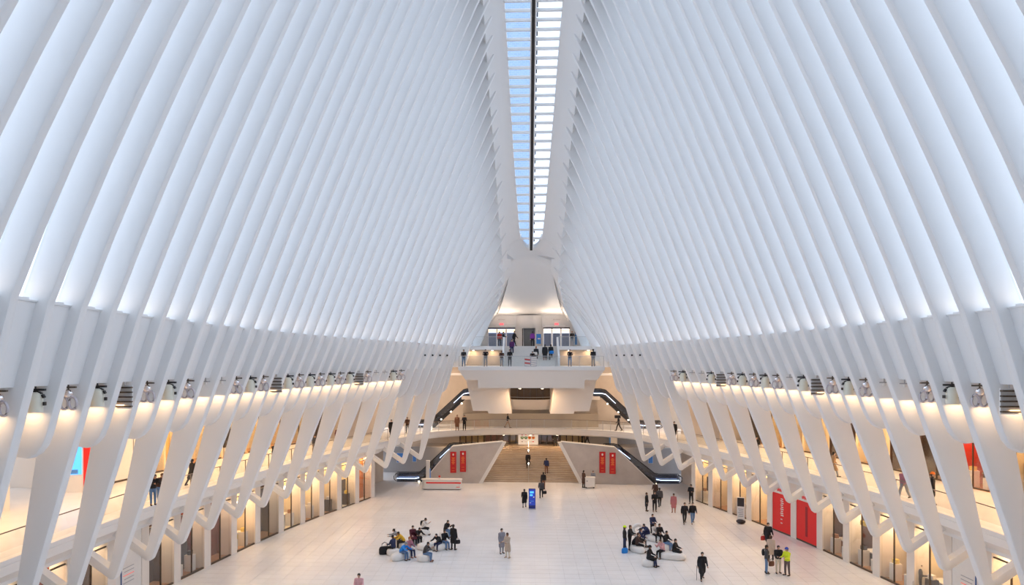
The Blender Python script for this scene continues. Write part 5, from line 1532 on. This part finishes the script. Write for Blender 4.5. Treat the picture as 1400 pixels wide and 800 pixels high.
def person_meshes():
    jobs = {}
    keys = set()
    for p in PEOPLE:
        for w in ('body', 'trousers', 'shoes', p[5]): keys.add((p[2], w))
    for key in sorted(keys):
        mb, J = part_mesh(*key)
        o = bpy.data.objects.new('tmp', mb.mesh('tmp', SKIN)); COL.objects.link(o)
        md = o.modifiers.new('r', 'REMESH'); md.mode = 'VOXEL'; md.voxel_size = 0.026 if key[1] != 'shoes' else 0.02
        sm = o.modifiers.new('s', 'SMOOTH'); sm.factor = 0.5; sm.iterations = 3
        jobs[key] = (o, J)
    dg = bpy.context.evaluated_depsgraph_get()
    out = {}
    for key, (o, J) in jobs.items():
        me = bpy.data.meshes.new_from_object(o.evaluated_get(dg))
        if key[1] == 'body':
            mb = finish_body(me, J); bpy.data.meshes.remove(me); me = mb.mesh('body', [SKIN, EYE, LIP], smooth=60)
        else:
            me.name = key[1]
            if not me.materials: me.materials.append(SKIN)
            me.polygons.foreach_set('use_smooth', [True] * len(me.polygons))
        out[key] = me
    for o, J in jobs.values(): bpy.data.objects.remove(o)
    # hair, hats, pack per pose
    for pose in POSES:
        J = skeleton(pose); h = J['head']
        mb = MB(); mb.ball(h + Vector((0, 0.018, 0.03)), 0.092, 0.098, 0.105, 14, 10); mb.ball(h + Vector((0, 0.06, -0.03)), 0.07, 0.05, 0.09, 12, 8)
        out[(pose, 'hair')] = mb.mesh('hair', SKIN, smooth=60)
        mb = MB(); mb.ball(h + Vector((0, 0.01, 0.055)), 0.10, 0.112, 0.095, 14, 10)
        ring = [h + Vector((0.105 * math.cos(a), 0.01 + 0.118 * math.sin(a), 0.035)) for a in [2 * math.pi * k / 16 for k in range(17)]]
        mb.tube(ring, 0.016, 6, cap=False)
        out[(pose, 'hat')] = mb.mesh('hat', SKIN, smooth=60)
        mb = MB(); c = J['chest'] + Vector((0, 0.2, 0.0)); mb.ball(c, 0.15, 0.09, 0.22, 12, 8)
        for s in (-1, 1): mb.tube([c + Vector((s * 0.11, -0.02, 0.17)), J['sh' + ('L' if s < 0 else 'R')] + Vector((-s * 0.06, -0.02, 0.10)), J['chest'] + Vector((s * 0.12, -0.15, 0.02)), c + Vector((s * 0.12, -0.04, -0.14))], 0.02, 6)
        out[(pose, 'backpack')] = mb.mesh('backpack', SKIN, smooth=60)
    return out
CLOTH = {'black': (0.012, 0.012, 0.016), 'charcoal': (0.06, 0.06, 0.07), 'navy': (0.02, 0.03, 0.09), 'denim': (0.12, 0.22, 0.40), 'grey': (0.28, 0.29, 0.32),
         'greycoat': (0.26, 0.26, 0.31), 'blue': (0.02, 0.25, 0.75), 'mauve': (0.38, 0.16, 0.22), 'mustard': (0.72, 0.42, 0.03), 'maroon': (0.10, 0.015, 0.03), 'white': (0.75, 0.70, 0.66),
         'beige': (0.52, 0.42, 0.34), 'cream': (0.72, 0.64, 0.52), 'pink': (0.68, 0.38, 0.40), 'rose': (0.48, 0.17, 0.18), 'darkbrown': (0.07, 0.035, 0.025), 'brown': (0.20, 0.09, 0.05),
         'tan': (0.42, 0.27, 0.15), 'neon': (0.65, 0.90, 0.02), 'neonj': (0.72, 0.85, 0.03), 'greybrown': (0.14, 0.10, 0.10), 'helmet': (0.03, 0.08, 0.45), 'orange': (0.85, 0.22, 0.03),
         'purpledark': (0.10, 0.02, 0.12), 'purple': (0.28, 0.05, 0.40), 'red': (0.5, 0.04, 0.03), 'skinny': (0.45, 0.26, 0.2), 'rust': (0.35, 0.08, 0.04)}
HAIRC = {'dark': (0.012, 0.010, 0.010), 'brown': (0.08, 0.035, 0.02), 'ginger': (0.38, 0.11, 0.03), 'grey': (0.3, 0.3, 0.3)}
def cm(c): return mat('cloth_' + c, CLOTH[c], 0.8, noise=0.15, scale=20)
PM = person_meshes()
PROOT = []
for (pos, face, pose, h, label, top, topc, legc, hair, shoe, hat, pack) in PEOPLE:
    r = empty('person', pos, math.radians(face), label, 'person')
    s = h / 1.72 * 1.02; r.scale = (s, s, s)
    if POSES[pose][8]: r.scale = (1, 1, 1)
    def add(nm, key, m):
        o = put(nm, PM[key], r)
        o.material_slots[0].link = 'OBJECT'; o.material_slots[0].material = m
        return o
    skin = mat('skin_%d' % (len(PROOT) % 4), [(0.62, 0.40, 0.30), (0.70, 0.47, 0.36), (0.40, 0.22, 0.14), (0.55, 0.34, 0.24)][len(PROOT) % 4], 0.5)
    add('body', (pose, 'body'), skin)
    add(top, (pose, top), cm(topc)); add('trousers', (pose, 'trousers'), cm(legc)); add('shoes', (pose, 'shoes'), cm(shoe))
    add('hair', (pose, 'hair'), mat('hair_' + hair, HAIRC[hair], 0.6))
    if hat: add('hat', (pose, 'hat'), cm(hat))
    if pack: add('backpack', (pose, 'backpack'), cm('black'))
    PROOT.append(r)

# seats under the sitters
def by(label):
    for p in PEOPLE:
        if label in p[4]: return p[0]
    raise KeyError(label)
def seat_for(me, label, *who, rz=None, shift=(0, 0)):
    pts = [by(w) for w in who]
    x = sum(p[0] for p in pts) / len(pts) + shift[0]; y = sum(p[1] for p in pts) / len(pts) + shift[1]
    if rz is None:
        rz = math.atan2(pts[-1][1] - pts[0][1], pts[-1][0] - pts[0][0]) if len(pts) > 1 else 0.2
    return seat(me, x, y, rz, label)
seat_for(SEAT_BEAN, 'long white seat under the blue jacket and the mauve jacket', 'bright blue jacket', 'mauve jacket and red', rz=1.0, shift=(-0.2, -0.15))
seat_for(SEAT_LONG, 'white seat under the leaning yellow and grey pair', 'mustard yellow', 'grey top bending')
seat_for(SEAT_BLOCK, 'white block seat beside the black bag', 'person in navy sitting beside')
seat_for(SEAT_LONG, 'white block seat under the maroon and black coats', 'maroon coat sitting', 'black coat sitting close')
seat_for(SEAT_BLOCK, 'rearmost white block seat of the left cluster, under the backpack wearer', 'white top and black backpack', shift=(0.12, -0.05))
seat_for(SEAT_BLOCK, 'white block seat under the black top and pale jeans', 'black top and pale jeans')
seat_for(SEAT_LONG, 'white seat under the two huddled people in black', 'in black bending forward', 'against the bending one')
seat(SEAT_ROUND, -7.75, 52.2, 0.3, 'empty round white seat beside the huddled pair in black')
seat_for(SEAT_BLOCK, 'lone white block seat under the grey-jacketed reader', 'reading on a lone', shift=(-0.1, 0))
seat_for(SEAT_BEAN, 'white bean-shaped seat with a waist under the pink top', 'pink top seated', 'far side of the bean', rz=-0.35, shift=(0.1, -0.15))
seat_for(SEAT_LONG, 'oval white seat under the black and tan sitter', 'black and tan seated', 'seated behind the oval', shift=(0.12, -0.1))
seat_for(SEAT_BLOCK, 'small white seat beyond the oval seat', 'beyond the oval')
seat_for(SEAT_BLOCK, 'low white seat under the dark beanie', 'dark beanie on the low')
seat_for(SEAT_LONG, 'white block seat under the white vest and black jacket', 'white vest seated', 'rear right block')
seat_for(SEAT_BLOCK, 'white seat under the sitter with stretched legs', 'legs stretched out')
seat_for(SEAT_BLOCK, 'white seat between the block and the bean seats', 'between the block and bean')
# ring-shaped seat
r = empty('pebble_seat', (8.0, 56.4, 0), 0.2, 'upright white ring-shaped seat among the right cluster', 'seat')
mb = MB(); ring = [(0.40 * math.cos(a), 0, 0.56 + 0.40 * math.sin(a)) for a in [2 * math.pi * k / 20 for k in range(21)]]
mb.tube(ring, 0.15, 8, cap=False); mb.build('seat_body', MATS['white_seat'], r, smooth=60)
mb = MB(); mb.box(-0.2, 0.2, -0.12, 0.12, 0, 0.06); mb.build('foot_pad', GREYWALL, r)

# bags and carried things
def bag(name, x, y, z, label, c, size=1.0, rz=0.4):
    r = empty(name, (x, y, z), rz, label, 'bag'); r.scale = (size, size, size)
    mb = MB()
    rings = []
    for zz, s in ((0, 0.9), (0.05, 1.0), (0.2, 1.0), (0.27, 0.8)):
        rings.append([(0.18 * s * math.cos(a) * (1 + 0.1 * math.cos(2 * a)), 0.09 * s * math.sin(a), zz) for a in [2 * math.pi * k / 14 for k in range(14)]])
    mb.loft(rings); mb.build('bag_body', cm(c), r, smooth=50)
    mb = MB(); mb.tube([(-0.1, 0, 0.25), (-0.09, 0, 0.37), (0, 0, 0.42), (0.09, 0, 0.37), (0.1, 0, 0.25)], 0.013, 6); mb.build('handle', cm('black'), r)
    return r
bag('duffel_bag', -10.45, 50.75, 0, 'large black bag on the floor beside the sitter in navy', 'black', 2.0)
p = by('standing alone by the left seats'); bag('handbag', p[0] + 0.3, p[1], 0.45, 'black handbag held by the lone figure in a long black coat', 'black')
p = by('carrying a bag behind'); bag('handbag', p[0] + 0.33, p[1], 0.4, 'black bag carried behind the blue totem', 'black', 1.1)
p = by('with a red bag'); bag('handbag', p[0] - 0.34, p[1], 0.5, 'red handbag carried past the red hoarding', 'red', 1.1)
p = by('grey jacket and blue jeans talking'); bag('handbag', p[0] + 0.38, p[1] + 0.2, 0.42, 'brown tote beside the grey jacket and blue jeans', 'brown', 1.1)
p = by('neon yellow hood'); bag('handbag', p[0] - 0.05, p[1] - 0.45, 0.0, 'bright blue bag on the floor by the neon hood', 'blue', 1.3)
p = by('with a cream bag climbing'); bag('handbag', p[0] - 0.1, p[1] - 0.26, 0.75 + p[2], 'cream bag on the back of a climber on the upper stair', 'white', 1.2, 0)
p = by('with a blue bag climbing'); bag('handbag', p[0] + 0.08, p[1] - 0.26, 0.72 + p[2], 'blue bag on the back of a climber on the upper stair', 'blue', 1.2, 0)
p = by('white bag at the white tray'); bag('handbag', p[0] - 0.3, p[1], 0.4, 'white shopping bag held at the white tray shop', 'white', 1.2)
p = by('black box on the shoulder')
r = empty('carried_box', (p[0] - 0.12, p[1], p[2] + 1.45), 0.1, 'black box carried on the shoulder across the gallery bridge', 'box')
mb = MB(); mb.box(-0.32, 0.3, -0.2, 0.2, 0, 0.32); mb.build('carton', cm('black'), r); mb = MB(); mb.box(-0.33, 0.31, -0.03, 0.03, -0.005, 0.33); mb.build('strap', cm('charcoal'), r)
p = by('walking alone with a cane')
r = empty('walking_cane', (p[0] - 0.36, p[1] - 0.1, 0), 0, 'dark cane held by the lone walker in a black hooded coat', 'cane')
mb = MB(); mb.tube([(0, 0, 0), (0, 0, 0.82), (0, 0.03, 0.88), (0, 0.1, 0.88)], 0.014, 6); mb.build('shaft', cm('black'), r); mb = MB(); mb.cyl((0, 0, 0), 0.02, 0.04, 8); mb.build('ferrule', GREYWALL, r)
